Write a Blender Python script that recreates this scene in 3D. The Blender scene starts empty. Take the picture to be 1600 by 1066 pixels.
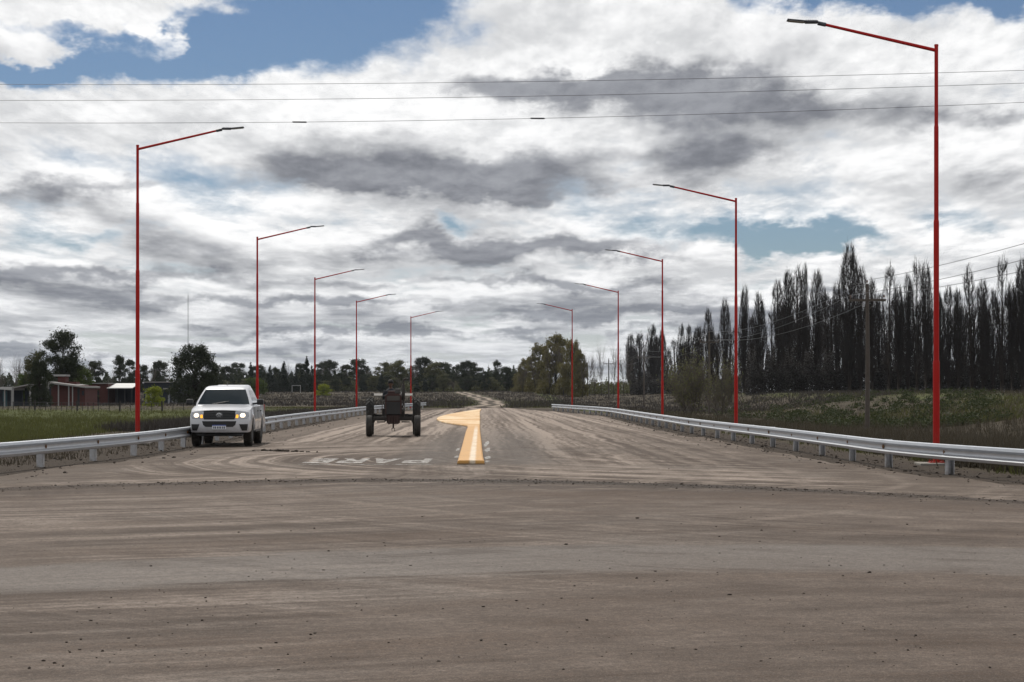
import bpy, bmesh, math, random
import numpy as np
from mathutils import Vector, Matrix
R = math.radians
random.seed(7)
SC = bpy.context.scene
COL = SC.collection

# ------------------------------------------------------------------ camera
CAMH, F, HZ = 1.6, 3000.0, 614.0          # eye height, focal length and horizon of a 1600 px wide frame
cam = bpy.data.objects.new('camera', bpy.data.cameras.new('camera'))
COL.objects.link(cam)
cam.data.sensor_width = 36.0
cam.data.lens = F * 36.0 / 1600.0
cam.data.shift_y = (HZ - 533.0) / 1600.0
cam.location = (0, 0, CAMH)
cam.rotation_euler = (R(90), R(0.0), 0)
cam.data.clip_start, cam.data.clip_end = 0.1, 9000
SC.camera = cam

# ------------------------------------------------------------------ node helper
class NT:
    def __init__(s, tree): s.t = tree; s.l = tree.links
    def n(s, kind, **kw):
        nd = s.t.nodes.new(kind)
        for k, v in kw.items(): setattr(nd, k, v)
        return nd
    def put(s, sock, v):
        if v is None: return
        if isinstance(v, bpy.types.NodeSocket): s.l.new(v, sock)
        elif isinstance(v, (tuple, list)) and sock.type == 'RGBA' and len(v) == 3: sock.default_value = (*v, 1)
        else: sock.default_value = v
    def m(s, op, a, b=None, c=None, clamp=False):
        nd = s.n('ShaderNodeMath', operation=op, use_clamp=clamp)
        for i, v in enumerate((a, b, c)): s.put(nd.inputs[i], v)
        return nd.outputs[0]
    def add(s, a, b): return s.m('ADD', a, b)
    def sub(s, a, b): return s.m('SUBTRACT', a, b)
    def mul(s, a, b): return s.m('MULTIPLY', a, b)
    def sstep(s, x, a, b, lo=0.0, hi=1.0):
        nd = s.n('ShaderNodeMapRange', interpolation_type='SMOOTHSTEP')
        s.put(nd.inputs[0], x); s.put(nd.inputs[1], a); s.put(nd.inputs[2], b); s.put(nd.inputs[3], lo); s.put(nd.inputs[4], hi)
        return nd.outputs[0]
    def xyz(s, x, y, z=0.0):
        nd = s.n('ShaderNodeCombineXYZ')
        for i, v in enumerate((x, y, z)): s.put(nd.inputs[i], v)
        return nd.outputs[0]
    def sep(s, v):
        nd = s.n('ShaderNodeSeparateXYZ'); s.put(nd.inputs[0], v); return nd.outputs
    def noise(s, vec, scale, detail=4, rough=.55, dist=0.0, dims='3D', lac=2.0):
        nd = s.n('ShaderNodeTexNoise', noise_dimensions=dims)
        if dims == '1D': s.put(nd.inputs['W'], vec)
        else: s.put(nd.inputs['Vector'], vec)
        s.put(nd.inputs['Scale'], scale); s.put(nd.inputs['Detail'], detail); s.put(nd.inputs['Roughness'], rough)
        s.put(nd.inputs['Lacunarity'], lac); s.put(nd.inputs['Distortion'], dist)
        return nd.outputs[0]
    def voro(s, vec, scale, feature='F1'):
        nd = s.n('ShaderNodeTexVoronoi', feature=feature); s.put(nd.inputs['Vector'], vec); s.put(nd.inputs['Scale'], scale)
        return nd.outputs
    def mix(s, f, a, b, blend='MIX'):
        nd = s.n('ShaderNodeMix', data_type='RGBA', blend_type=blend)
        s.put(nd.inputs[0], f); s.put(nd.inputs[6], a); s.put(nd.inputs[7], b)
        return nd.outputs[2]
    def gauss(s, uv, u0, v0, ru, rv, amp, acc):
        a = s.n('ShaderNodeVectorMath', operation='MULTIPLY_ADD'); s.put(a.inputs[0], uv)
        a.inputs[1].default_value = (1/ru, 1/rv, 0); a.inputs[2].default_value = (-u0/ru, -v0/rv, 0)
        b = s.n('ShaderNodeVectorMath', operation='DOT_PRODUCT'); s.put(b.inputs[0], a.outputs[0]); s.put(b.inputs[1], a.outputs[0])
        return s.m('MULTIPLY_ADD', s.m('POWER', 1/math.e, b.outputs['Value']), amp, acc)
    def bump(s, h, strength, dist=0.02):
        nd = s.n('ShaderNodeBump'); s.put(nd.inputs['Height'], h); s.put(nd.inputs['Strength'], strength); s.put(nd.inputs['Distance'], dist)
        return nd.outputs[0]

# ------------------------------------------------------------------ sky
SUN_EL, SUN_AZ = 54.0, -22.0              # azimuth measured from the road's far end, negative = to the left
world = bpy.data.worlds.new('World'); SC.world = world
world.use_nodes = True
wt = world.node_tree; wt.nodes.clear()
w = NT(wt)

tc = w.n('ShaderNodeTexCoord')
dx, dy, dz = w.sep(tc.outputs['Generated'])
u = w.mul(w.m('ARCTAN2', dx, dy), 3.0)
v = w.mul(w.m('ARCSINE', dz), 3.0)
def plane(u_, v_, off):                   # clouds spread flatter towards the horizon
    W = w.m('MAXIMUM', w.add(v_, .12), .04)
    return w.xyz(w.mul(w.mul(u_, w.m('POWER', W, -.6)), 1.30), w.mul(w.m('POWER', W, -.9), -1.25), off)
# ragged outlines for the large masses
wn = w.n('ShaderNodeTexNoise', noise_dimensions='2D'); w.put(wn.inputs['Vector'], w.xyz(u, w.mul(v, 1.8)))
w.put(wn.inputs['Scale'], 6.0); w.put(wn.inputs['Detail'], 5.0); w.put(wn.inputs['Roughness'], .6)
ws = w.sep(wn.outputs['Color'])
uu = w.add(u, w.mul(w.sub(ws[0], .5), .26)); vv = w.add(v, w.mul(w.sub(ws[1], .5), .105))
uv_ = w.xyz(uu, vv)
def blobs(lst):
    s_ = 0.0
    for b_ in lst: s_ = w.gauss(uv_, *b_, s_)
    return s_
# u, v, ru, rv, amount: where this day's blue gaps (-) and heaps (+) stand
cover = blobs([(-.50, .520, .30, .056, -.62), (-.28, .600, .20, .055, -.58), (-.80, .485, .16, .022, -.34),
    (-.68, .588, .22, .026, .60), (-.70, .520, .10, .020, .50), (-.56, .545, .03, .05, .30), (.60, .622, .30, .042, -.70), (.80, .560, .10, .04, .20), (.40, .240, .17, .022, -.46),
    (-.07, .262, .05, .014, -.22), (-.58, .245, .13, .016, -.22), (.72, .255, .06, .02, -.14),
    (.05, .54, .30, .08, .20), (-.35, .44, .30, .05, .12), (.25, .47, .35, .06, .12), (-.70, .42, .22, .04, .12), (.55, .190, .28, .026, .14)])
shade = blobs([(.10, .472, .28, .030, .42), (.78, .585, .2, .04, -.3), (.36, .435, .24, .022, .12), (-.12, .345, .30, .028, .26), (-.05, .318, .26, .014, .20), (-.55, .318, .22, .016, .22),
    (-.80, .30, .14, .02, .16), (.76, .412, .12, .016, .20), (.60, .36, .2, .03, -.14), (.80, .50, .2, .03, -.14), (.36, .370, .24, .020, .16), (.02, .228, .16, .022, .24), (.20, .225, .16, .014, .14),
    (-.18, .235, .10, .015, .18), (-.65, .175, .24, .014, .22), (.0, .175, .30, .010, .18), (-.35, .140, .30, .010, .22), (.25, .120, .4, .009, .2), (-.1, .088, .6, .008, .2), (-.6, .06, .4, .008, .2), (.5, .15, .2, .008, .15), (.05, .568, .36, .045, -.24), (-.38, .455, .30, .045, -.22), (.52, .490, .16, .035, -.20),
    (-.70, .425, .16, .035, -.22), (.62, .205, .28, .024, -.16), (-.72, .592, .17, .03, -.2)])
step = w.mul(w.add(v, .12), .085)
n0 = w.noise(plane(u, v, 0.0), 1.30, 10, .62, 0.0, '2D')
n1 = w.noise(plane(w.sub(u, w.mul(step, .6)), w.add(v, step), 0.0), 1.30, 6, .58, 0.0, '2D')
nf = w.noise(plane(w.sub(u, w.mul(step, .12)), w.add(v, w.mul(step, .24)), 0.0), 1.30, 10, .62, 0.0, '2D')
nb = w.noise(plane(u, v, 0.0), .42, 2, .5, 0.0, '2D')
low = w.mul(w.sub(nb, .5), .30)
d0 = w.add(w.add(w.sub(n0, .5), low), w.add(cover, .66))
d1 = w.add(w.add(w.sub(n1, .5), low), w.add(cover, .66))
alpha = w.sstep(d0, .34, .62)
thick = w.add(w.add(w.mul(w.sub(n0, .5), .55), w.mul(w.sub(n1, .5), .75)), w.add(w.mul(low, .6), w.mul(shade, 1.25)))
dark = w.sstep(thick, -.05, .26)
lit = w.sstep(w.add(w.sub(n0, n1), w.mul(w.sub(n0, nf), 1.3)), -.28, .26)
lum = w.mix(dark, w.mix(lit, (.64, .65, .665), (1.06, 1.06, 1.06)), w.mix(lit, (.19, .20, .228), (.36, .372, .405)))
edge = w.sub(1.0, w.sstep(d0, .42, .64))
lum = w.mix(w.mul(edge, .40), lum, (.93, .95, .98))
hz = w.sub(1.0, w.sstep(v, -.02, .24))
lum = w.mix(w.mul(hz, .42), lum, (.40, .435, .49))
alpha = w.m('MAXIMUM', alpha, w.mul(w.sub(1.0, w.sstep(v, .0, .20)), .85))
sky = w.n('ShaderNodeTexSky', sky_type='NISHITA', sun_disc=False)
sky.sun_elevation = R(SUN_EL); sky.sun_rotation = R(SUN_AZ)
sky.air_density, sky.dust_density, sky.ozone_density = 1.0, .2, 1.0
skc = w.mix(1.0, sky.outputs[0], (.84, .95, 1.13), 'MULTIPLY')
bg_s = w.n('ShaderNodeBackground'); w.put(bg_s.inputs[0], skc); bg_s.inputs[1].default_value = .050
bg_c = w.n('ShaderNodeBackground'); w.put(bg_c.inputs[0], lum); bg_c.inputs[1].default_value = 1.0
ms = w.n('ShaderNodeMixShader'); w.put(ms.inputs[0], alpha); w.put(ms.inputs[1], bg_s.outputs[0]); w.put(ms.inputs[2], bg_c.outputs[0])
wo = w.n('ShaderNodeOutputWorld'); w.put(wo.inputs[0], ms.outputs[0])
world.cycles.sampling_method = 'MANUAL'; world.cycles.sample_map_resolution = 512

sun = bpy.data.objects.new('sun', bpy.data.lights.new('sun', 'SUN')); COL.objects.link(sun)
sun.data.energy, sun.data.angle, sun.data.color = 3.2, R(0.6), (1.0, .95, .87)
sd = Vector((math.sin(R(SUN_AZ))*math.cos(R(SUN_EL)), math.cos(R(SUN_AZ))*math.cos(R(SUN_EL)), math.sin(R(SUN_EL))))
sun.rotation_euler = sd.to_track_quat('Z', 'Y').to_euler()
sun.location = sd * 60

vs = SC.view_settings
SC.display_settings.display_device = 'sRGB'
vs.view_transform, vs.look, vs.exposure, vs.gamma, vs.use_curve_mapping = 'Standard', 'None', 0.0, 1.0, False
SC.cycles.max_bounces = 5; SC.cycles.diffuse_bounces = 2; SC.cycles.glossy_bounces = 3; SC.cycles.transparent_max_bounces = 6
SC.cycles.use_denoising = True
SC.cycles.use_adaptive_sampling = True; SC.cycles.adaptive_min_samples = 10; SC.cycles.adaptive_threshold = .012

# ------------------------------------------------------------------ materials
MATS = {}
def mat(name, col, rough=.7, metal=0.0, spec=.4, var=.15, vscale=6.0, coat=0.0, emit=None, estr=0.0, bump=0.0, bscale=40.0, dirt=None):
    """plain procedural material: base colour with noise variation, optional dust and fine relief"""
    if name in MATS: return MATS[name]
    m_ = bpy.data.materials.new(name); m_.use_nodes = True
    t = NT(m_.node_tree); b = m_.node_tree.nodes['Principled BSDF']
    tc = t.n('ShaderNodeTexCoord'); P = tc.outputs['Object']
    nz = t.noise(P, vscale, 5, .6)
    c = t.mix(nz, tuple(x*(1-var) for x in col), tuple(min(1, x*(1+var)) for x in col))
    if dirt:
        dc, amt, top = dirt                       # dust settles below the given height
        z = t.sep(P)[2]
        f = t.mul(t.sub(1.0, t.sstep(z, 0.0, top)), t.sstep(t.noise(P, 9, 5, .65), .25, .7))
        c = t.mix(t.mul(f, amt), c, dc)
    t.put(b.inputs['Base Color'], c)
    b.inputs['Roughness'].default_value = rough; b.inputs['Metallic'].default_value = metal
    b.inputs['Specular IOR Level'].default_value = spec; b.inputs['Coat Weight'].default_value = coat
    if coat: b.inputs['Coat Roughness'].default_value = .06
    if emit: b.inputs['Emission Color'].default_value = (*emit, 1); b.inputs['Emission Strength'].default_value = estr
    if bump: t.put(b.inputs['Normal'], t.bump(t.noise(P, bscale, 4, .6), bump, .01))
    MATS[name] = m_
    return m_

# ------------------------------------------------------------------ mesh helper
class MB:
    def __init__(s): s.v = []; s.f = []
    def add(s, vs_, fs):
        o = len(s.v); s.v += [tuple(p) for p in vs_]; s.f += [tuple(i+o for i in f) for f in fs]; return s
    def box(s, x0, x1, y0, y1, z0, z1, bev=0.0):
        if bev <= 0:
            P = [(x, y, z) for z in (z0, z1) for y in (y0, y1) for x in (x0, x1)]
            return s.add(P, [(0,2,3,1),(4,5,7,6),(0,1,5,4),(2,6,7,3),(0,4,6,2),(1,3,7,5)])
        bm = bmesh.new(); bmesh.ops.create_cube(bm, size=1)
        for q in bm.verts: q.co = Vector((x0+(x1-x0)*(q.co.x+.5), y0+(y1-y0)*(q.co.y+.5), z0+(z1-z0)*(q.co.z+.5)))
        bmesh.ops.bevel(bm, geom=bm.edges[:], offset=bev, segments=2, affect='EDGES', profile=.6)
        bm.verts.index_update()
        s.add([q.co[:] for q in bm.verts], [[q.index for q in f.verts] for f in bm.faces]); bm.free(); return s
    def tube(s, path, rad, n=6, cap=True):
        path = [Vector(p) for p in path]
        if not hasattr(rad, '__len__'): rad = [rad]*len(path)
        o = len(s.v); prev = None
        for i, p in enumerate(path):
            d = (path[min(i+1, len(path)-1)] - path[max(i-1, 0)])
            d = d.normalized() if d.length > 1e-9 else Vector((0,0,1))
            a = prev if prev is not None else (Vector((1,0,0)) if abs(d.x) < .9 else Vector((0,1,0)))
            a = (a - d*a.dot(d))
            a = a.normalized() if a.length > 1e-6 else d.orthogonal().normalized()
            prev = a; b = d.cross(a)
            for k in range(n):
                t = 2*math.pi*k/n
                s.v.append(tuple(p + (a*math.cos(t)+b*math.sin(t))*rad[i]))
        for i in range(len(path)-1):
            for k in range(n):
                k2 = (k+1) % n
                s.f.append((o+i*n+k, o+i*n+k2, o+(i+1)*n+k2, o+(i+1)*n+k))
        if cap:
            s.f.append(tuple(o+k for k in reversed(range(n)))); e = o+(len(path)-1)*n
            s.f.append(tuple(e+k for k in range(n)))
        return s
    def lathe_x(s, prof, cx, cy, cz, n=28, closed=True):
        """profile of (x, radius) spun about the X axis"""
        o = len(s.v); k = len(prof)
        for i in range(n):
            t = 2*math.pi*i/n
            for (x, r) in prof: s.v.append((cx+x, cy+r*math.cos(t), cz+r*math.sin(t)))
        for i in range(n):
            j = (i+1) % n
            for a in range(k if closed else k-1):
                b = (a+1) % k
                s.f.append((o+i*k+a, o+i*k+b, o+j*k+b, o+j*k+a))
        return s
    def loft(s, rings, cap=True, close=True):
        o = len(s.v); n = len(rings[0])
        for r in rings: s.v += [tuple(p) for p in r]
        for i in range(len(rings)-1):
            for k in range(n if close else n-1):
                k2 = (k+1) % n
                s.f.append((o+i*n+k, o+(i+1)*n+k, o+(i+1)*n+k2, o+i*n+k2))
        if cap:
            s.f.append(tuple(o+k for k in range(n))); e = o+(len(rings)-1)*n
            s.f.append(tuple(e+k for k in reversed(range(n))))
        return s
    def prism(s, pts, d):
        """closed outline of 3-D points pushed along d"""
        d = Vector(d); n = len(pts); P = [Vector(p) for p in pts]
        return s.add([tuple(p) for p in P]+[tuple(p+d) for p in P],
                     [tuple(range(n)), tuple(reversed(range(n, 2*n)))]+[(i, i+n, (i+1) % n+n, (i+1) % n) for i in range(n)])
    def sphere(s, c, r, n=10, m=7, sc=(1,1,1)):
        o = len(s.v)
        for i in range(1, m):
            a = math.pi*i/m
            for k in range(n):
                t = 2*math.pi*k/n
                s.v.append((c[0]+r*sc[0]*math.sin(a)*math.cos(t), c[1]+r*sc[1]*math.sin(a)*math.sin(t), c[2]+r*sc[2]*math.cos(a)))
        s.v += [(c[0], c[1], c[2]+r*sc[2]), (c[0], c[1], c[2]-r*sc[2])]
        for i in range(m-2):
            for k in range(n):
                k2 = (k+1) % n
                s.f.append((o+i*n+k, o+(i+1)*n+k, o+(i+1)*n+k2, o+i*n+k2))
        T, B = o+(m-1)*n, o+(m-1)*n+1
        for k in range(n):
            k2 = (k+1) % n
            s.f.append((T, o+k, o+k2)); s.f.append((B, o+(m-2)*n+k2, o+(m-2)*n+k))
        return s
    def mesh(s, name, material, smooth=None):
        me = bpy.data.meshes.new(name); me.from_pydata(s.v, [], s.f)
        if material: me.materials.append(material)
        if smooth is not None:
            me.polygons.foreach_set('use_smooth', [True]*len(me.polygons))
            me.set_sharp_from_angle(angle=R(smooth))
        me.update(); return me
    def build(s, name, material, parent=None, smooth=None, loc=None):
        return link(name, s.mesh(name, material, smooth), parent, loc)
def link(name, me, parent=None, loc=None):
    o = bpy.data.objects.new(name, me); COL.objects.link(o)
    if parent: o.parent = parent
    if loc is not None: o.location = loc
    return o
def tag(o, label=None, cat=None, group=None, kind=None):
    for k, v_ in (('label', label), ('category', cat), ('group', group), ('kind', kind)):
        if v_: o[k] = v_
    return o
def empty(name, loc, rz=0.0, label=None, cat=None, group=None):
    o = bpy.data.objects.new(name, None); COL.objects.link(o); o.location = loc; o.rotation_euler = (0, 0, rz)
    o.empty_display_size = .2
    return tag(o, label, cat, group)
def np_mesh(name, verts, tris, material, smooth=False):
    me = bpy.data.meshes.new(name)
    verts = np.asarray(verts, np.float32).reshape(-1, 3); tris = np.asarray(tris, np.int32).reshape(-1, 3)
    me.vertices.add(len(verts)); me.vertices.foreach_set('co', verts.ravel())
    me.loops.add(tris.size); me.loops.foreach_set('vertex_index', tris.ravel())
    me.polygons.add(len(tris)); me.polygons.foreach_set('loop_start', np.arange(0, tris.size, 3, dtype=np.int32))
    me.polygons.foreach_set('loop_total', np.full(len(tris), 3, np.int32))
    if smooth: me.polygons.foreach_set('use_smooth', np.ones(len(tris), bool))
    me.materials.append(material); me.update(calc_edges=True); me.validate(); return me
def sst(a, b, x): 
    t = np.clip((np.asarray(x, float)-a)/(b-a), 0, 1); return t*t*(3-2*t)
def catmull(pts, n=12):
    P = [np.array(p, float) for p in pts]; P = [2*P[0]-P[1]]+P+[2*P[-1]-P[-2]]; out = []
    for i in range(1, len(P)-2):
        for k in range(n):
            t = k/n
            out.append(.5*((2*P[i])+(-P[i-1]+P[i+1])*t+(2*P[i-1]-5*P[i]+4*P[i+1]-P[i+2])*t*t+(-P[i-1]+3*P[i]-3*P[i+1]+P[i+2])*t**3))
    out.append(P[-2]); return np.array(out)
def ordinal(i):
    base = ['zeroth','first','second','third','fourth','fifth','sixth','seventh','eighth','ninth','tenth','eleventh','twelfth','thirteenth','fourteenth','fifteenth','sixteenth','seventeenth','eighteenth','nineteenth']
    if i < 20: return base[i]
    tens = {2:'twent',3:'thirt',4:'fort',5:'fift',6:'sixt',7:'sevent',8:'eight',9:'ninet'}[i//10]
    return tens+'ieth' if i % 10 == 0 else tens+'y-'+base[i % 10]

# ------------------------------------------------------------------ lie of the land
RAIL_R = catmull([(16.5,23.5),(11.6,28.0),(9.7,32.0),(8.60,36.9),(8.05,41.0),(7.9,46.0),(7.75,51.5),(7.55,58),(7.25,66),(7.0,75),(6.9,88),(6.8,102),(6.75,116),(6.6,129),(6.0,141),(4.9,155),(3.6,171)], 14)
RAIL_L = catmull([(-17.0,26.0),(-12.2,31.0),(-10.6,36.5),(-10.0,42.3),(-9.65,47),(-9.55,50.5),(-9.62,57.5),(-9.9,69),(-10.2,80.4),(-10.55,96),(-10.75,118),(-10.85,141),(-10.4,165),(-9.7,183),(-9.0,200)], 14)
def rail_x(rail, y): return np.interp(y, rail[:, 1], rail[:, 0])
TRACK = np.array([(-3.2,190),(-3.0,208),(-2.6,235),(-2.7,265),(-4.2,320),(-8.4,410),(-12.6,490),(-14.6,560),(-15.0,640)])
def ground_z(x, y):
    x = np.asarray(x, float); y = np.asarray(y, float)
    yy = np.clip(y, 30, 205)
    rr = rail_x(RAIL_R, yy)+1.6; ll = rail_x(RAIL_L, yy)-1.6
    ditch = -.70*sst(0, 7, x-rr-1.2)*sst(34, 60, y)
    bank = 2.25*sst(24, 44, x)*sst(60, 120, y)
    left = -.12*sst(0, 3, ll-x)*sst(34, 50, y)
    far = 2.0*sst(225, 600, y)*(1-sst(24, 44, x))
    cx = np.interp(y, TRACK[:, 1], TRACK[:, 0])
    roll = .10*np.sin(x*.13+y*.05)*np.sin(y*.071-x*.02)*sst(3, 12, np.abs(x-np.where(y < 205, (rr+ll)/2, cx))-np.where(y < 205, (rr-ll)/2, 3))
    return ditch+bank+left+far+roll
def gz(x, y): return float(ground_z(x, y))
def at(px, Y): return (px-800.0)*Y/F
def top(py, Y): return CAMH+(HZ-py)*Y/F

xs = np.unique(np.concatenate([np.arange(-45, 60, .8), np.geomspace(60, 2600, 40), -np.geomspace(45, 2600, 40)]))
ys = np.unique(np.concatenate([np.arange(-30, 12, 3), np.arange(12, 215, .9), np.geomspace(215, 4200, 75)]))
GX, GY = np.meshgrid(xs, ys)
GZ = ground_z(GX, GY)
# below the paved road the soil stays under the road sheet
def road_edges(y):
    yy = np.clip(y, 27, 205)
    R_ = rail_x(RAIL_R, np.clip(yy, 33, 171))-.15; L_ = rail_x(RAIL_L, np.clip(yy, 33, 200))+.15
    k = sst(160, 208, y)
    R_ = R_*(1-k)+(-.2)*k; L_ = L_*(1-k)+(-5.0)*k
    f = 1-sst(25.5, 34.5, y)
    return L_-55*f**2.2, R_+55*f**2.2
EL, ER = road_edges(GY)
inside = (GX > EL+.8) & (GX < ER-.8) & (GY < 205)
GZ = GZ - .05*inside
nyy, nxx = GX.shape
idx = np.arange(nxx*nyy).reshape(nyy, nxx)
q = np.stack([idx[:-1, :-1], idx[:-1, 1:], idx[1:, 1:], idx[1:, :-1]], -1).reshape(-1, 4)
tri = np.concatenate([q[:, [0, 1, 2]], q[:, [0, 2, 3]]])
gm = bpy.data.materials.new('field_soil'); gm.use_nodes = True
gme = np_mesh('ground', np.stack([GX, GY, GZ], -1), tri, gm, True)
# what covers the soil: bare earth, green grass (the rest is dry grass)
cxT = np.interp(GY, TRACK[:, 1], TRACK[:, 0])
dr = rail_x(RAIL_R, np.clip(GY, 24, 171)); dl = rail_x(RAIL_L, np.clip(GY, 26, 200))
bare = np.maximum.reduce([(1-sst(.6, 2.0, GX-dr))*(GX > 0)*(GY < 190), (1-sst(1.5, 7.4, dl-GX))*(GX < 0)*(GY < 190), (1-sst(2.0, 6.0, np.abs(GX-cxT)))*sst(190, 200, GY)*(1-sst(206, 222, GY)), (1-sst(24, 33, GY))*1.0])
green = np.maximum.reduce([sst(-17, -19.5, GX)*(1-sst(150, 250, GY)), .55*sst(30, 40, GX)*(1-sst(50, 75, GX))*sst(90, 140, GY), .75*sst(1.5, 3, GX-dr)*(1-sst(4, 7, GX-dr))*(GX > 0), .7*sst(185, 230, GY)*(1-sst(260, 420, GY))*(1-sst(3, 16, np.abs(GX-cxT)))])
for nm, arr in (('bare', bare), ('green', green)):
    a = gme.attributes.new(nm, 'FLOAT', 'POINT'); a.data.foreach_set('value', arr.astype(np.float32).ravel())
ground = tag(link('ground', gme), kind='structure')
t = NT(gm.node_tree); b = gm.node_tree.nodes['Principled BSDF']
P = t.n('ShaderNodeNewGeometry').outputs['Position']
ab = t.n('ShaderNodeAttribute', attribute_name='bare').outputs['Fac']; ag = t.n('ShaderNodeAttribute', attribute_name='green').outputs['Fac']
n1 = t.noise(P, .35, 6, .6); n2 = t.noise(P, 2.2, 6, .65); n3 = t.noise(P, 14, 4, .6)
dry = t.mix(n2, (.040, .034, .026), (.085, .070, .049)); grn = t.mix(n2, (.034, .042, .013), (.085, .094, .028))
soil = t.mix(n2, (.030, .024, .019), (.082, .064, .050)); soil = t.mix(t.sstep(n3, .50, .66), soil, (.020, .017, .014))
c = t.mix(t.sstep(t.add(ag, t.mul(t.sub(n1, .5), 1.5)), .35, .65), dry, grn)
c = t.mix(t.sstep(t.add(ab, t.mul(t.sub(n2, .5), .9)), .35, .62), c, soil)
t.put(b.inputs['Base Color'], c); b.inputs['Roughness'].default_value = .95; b.inputs['Specular IOR Level'].default_value = .1
t.put(b.inputs['Normal'], t.bump(t.add(n2, t.mul(n3, .4)), .9, .12))

# ------------------------------------------------------------------ road: dusty asphalt of the crossing and the carriageways
rm = bpy.data.materials.new('dusty_asphalt'); rm.use_nodes = True
vv_, ff_ = [], []
ysr = np.concatenate([np.arange(-14, 24, 2.0), np.arange(24, 209, .6)])
rng = np.random.default_rng(3)
jl = np.interp(ysr, np.arange(-20, 220, 1.1), rng.normal(0, .12, len(np.arange(-20, 220, 1.1))))
jr = np.interp(ysr, np.arange(-20, 220, 1.3), rng.normal(0, .12, len(np.arange(-20, 220, 1.3))))
L_, R_ = road_edges(ysr)
NC = 9
for i, y in enumerate(ysr):
    l, r = L_[i]+jl[i], R_[i]+jr[i]
    for k in range(NC): 
        x = l+(r-l)*k/(NC-1)
        vv_.append((x, y, .012 if 0 < k < NC-1 else -.004))
for i in range(len(ysr)-1):
    for k in range(NC-1): ff_.append((i*NC+k, i*NC+k+1, (i+1)*NC+k+1, (i+1)*NC+k))
mb = MB(); mb.add(vv_, ff_)
road = tag(mb.build('road', rm, smooth=60), kind='structure')
t = NT(rm.node_tree); b = rm.node_tree.nodes['Principled BSDF']
P = t.n('ShaderNodeNewGeometry').outputs['Position']
X, Y, Z = t.sep(P)
wob = t.mul(t.sub(t.noise(P, .20, 2, .5, 0, '2D'), .5), 1.7)
wob2 = t.mul(t.sub(t.noise(P, 1.1, 3, .55, 0, '2D'), .5), .30)
def sq(x, k): return t.mul(t.mul(x, x), k)
big = t.noise(P, .16, 4, .6, 0, '2D')
mid = t.noise(P, 1.3, 5, .62, 0, '2D')
fine = t.noise(P, 11.0, 5, .70, 0, '2D')
grit = t.noise(P, 75.0, 2, .7, 0, '2D')
# families of wheel tracks: each is a distance across the tracks
def arc(cx, cy, sgn):                     # straight along the lane, then swinging round (cx, cy); sgn = side the lane lies on
    dxx = t.sub(X, cx); dyn = t.m('MINIMUM', t.sub(Y, cy), 0.0)
    return t.add(t.m('SQRT', t.add(t.mul(dxx, dxx), t.mul(dyn, dyn))), t.add(t.mul(wob, .30), t.mul(wob2, .6)))
straight = t.add(t.add(Y, sq(t.sub(X, 2.0), .052)), t.add(t.mul(wob, .8), wob2))
ra = t.add(arc(13.5, 50, 1), t.mul(t.m('MAXIMUM', t.sub(Y, 50), 0.0), -.020))
la = t.add(arc(-15.5, 46, 1), t.mul(t.m('MAXIMUM', t.sub(Y, 46), 0.0), .014))
ca = t.add(arc(-10.5, 38, 1), t.mul(t.m('MAXIMUM', t.sub(Y, 38), 0.0), .018))
da = t.add(arc(16.0, 37, 1), t.mul(t.m('MAXIMUM', t.sub(Y, 37), 0.0), -.018))
ua = t.add(t.m('SQRT', t.add(sq(t.sub(X, .8), 1.25), sq(t.sub(Y, 46.5), .62))), t.mul(wob, .35))
def tracks(r, seed, along, f1=1.5, f2=5.0, k1=.05, k2=.10):
    a = t.noise(t.xyz(t.mul(r, f1), t.mul(along, k1), seed), 1.0, 3, .55)
    c_ = t.noise(t.xyz(t.mul(r, f2), t.mul(along, k2), seed+3.0), 1.0, 3, .62)
    return t.add(t.mul(t.sub(a, .5), 1.1), t.mul(t.sub(c_, .5), 1.2))
tr, tl, tu = tracks(ra, 1.0, Y, 1.5, 4.2, .010, .016), tracks(la, 11.0, Y, 1.5, 4.2, .010, .016), tracks(ua, 21.0, X, 1.7, 5.5)
ts, tk, td = tracks(straight, 31.0, X, .9, 3.6), tracks(ca, 41.0, X, 1.1, 4.2), tracks(da, 51.0, X, 1.1, 4.2)
m1 = t.sstep(t.noise(P, .13, 2, .5, 0, '2D'), .42, .58); m2 = t.sstep(t.noise(t.xyz(t.add(X, 40), Y), .12, 2, .5, 0, '2D'), .44, .58)
mu = t.mul(t.mul(t.sstep(X, -1.0, -2.2), t.sstep(X, -9.5, -7.5)), t.mul(t.sstep(Y, 36, 38), t.sub(1.0, t.sstep(Y, 56, 66))))
nf_ = t.sub(1.0, t.sstep(Y, 48, 62))
lane_r = t.mix(t.mul(t.mul(m1, .65), nf_), tr, tk); lane_l = t.mix(mu, t.mix(t.mul(t.mul(m2, .5), nf_), tl, td), tu)
lane = t.mix(t.sstep(X, -3.4, -.9), lane_l, lane_r)
cross = t.add(t.mul(ts, .45), t.add(t.mul(t.mul(tk, t.add(t.mul(m1, .8), .2)), 1.25), t.mul(t.mul(td, t.add(t.mul(m2, .8), .2)), .65)))
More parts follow.
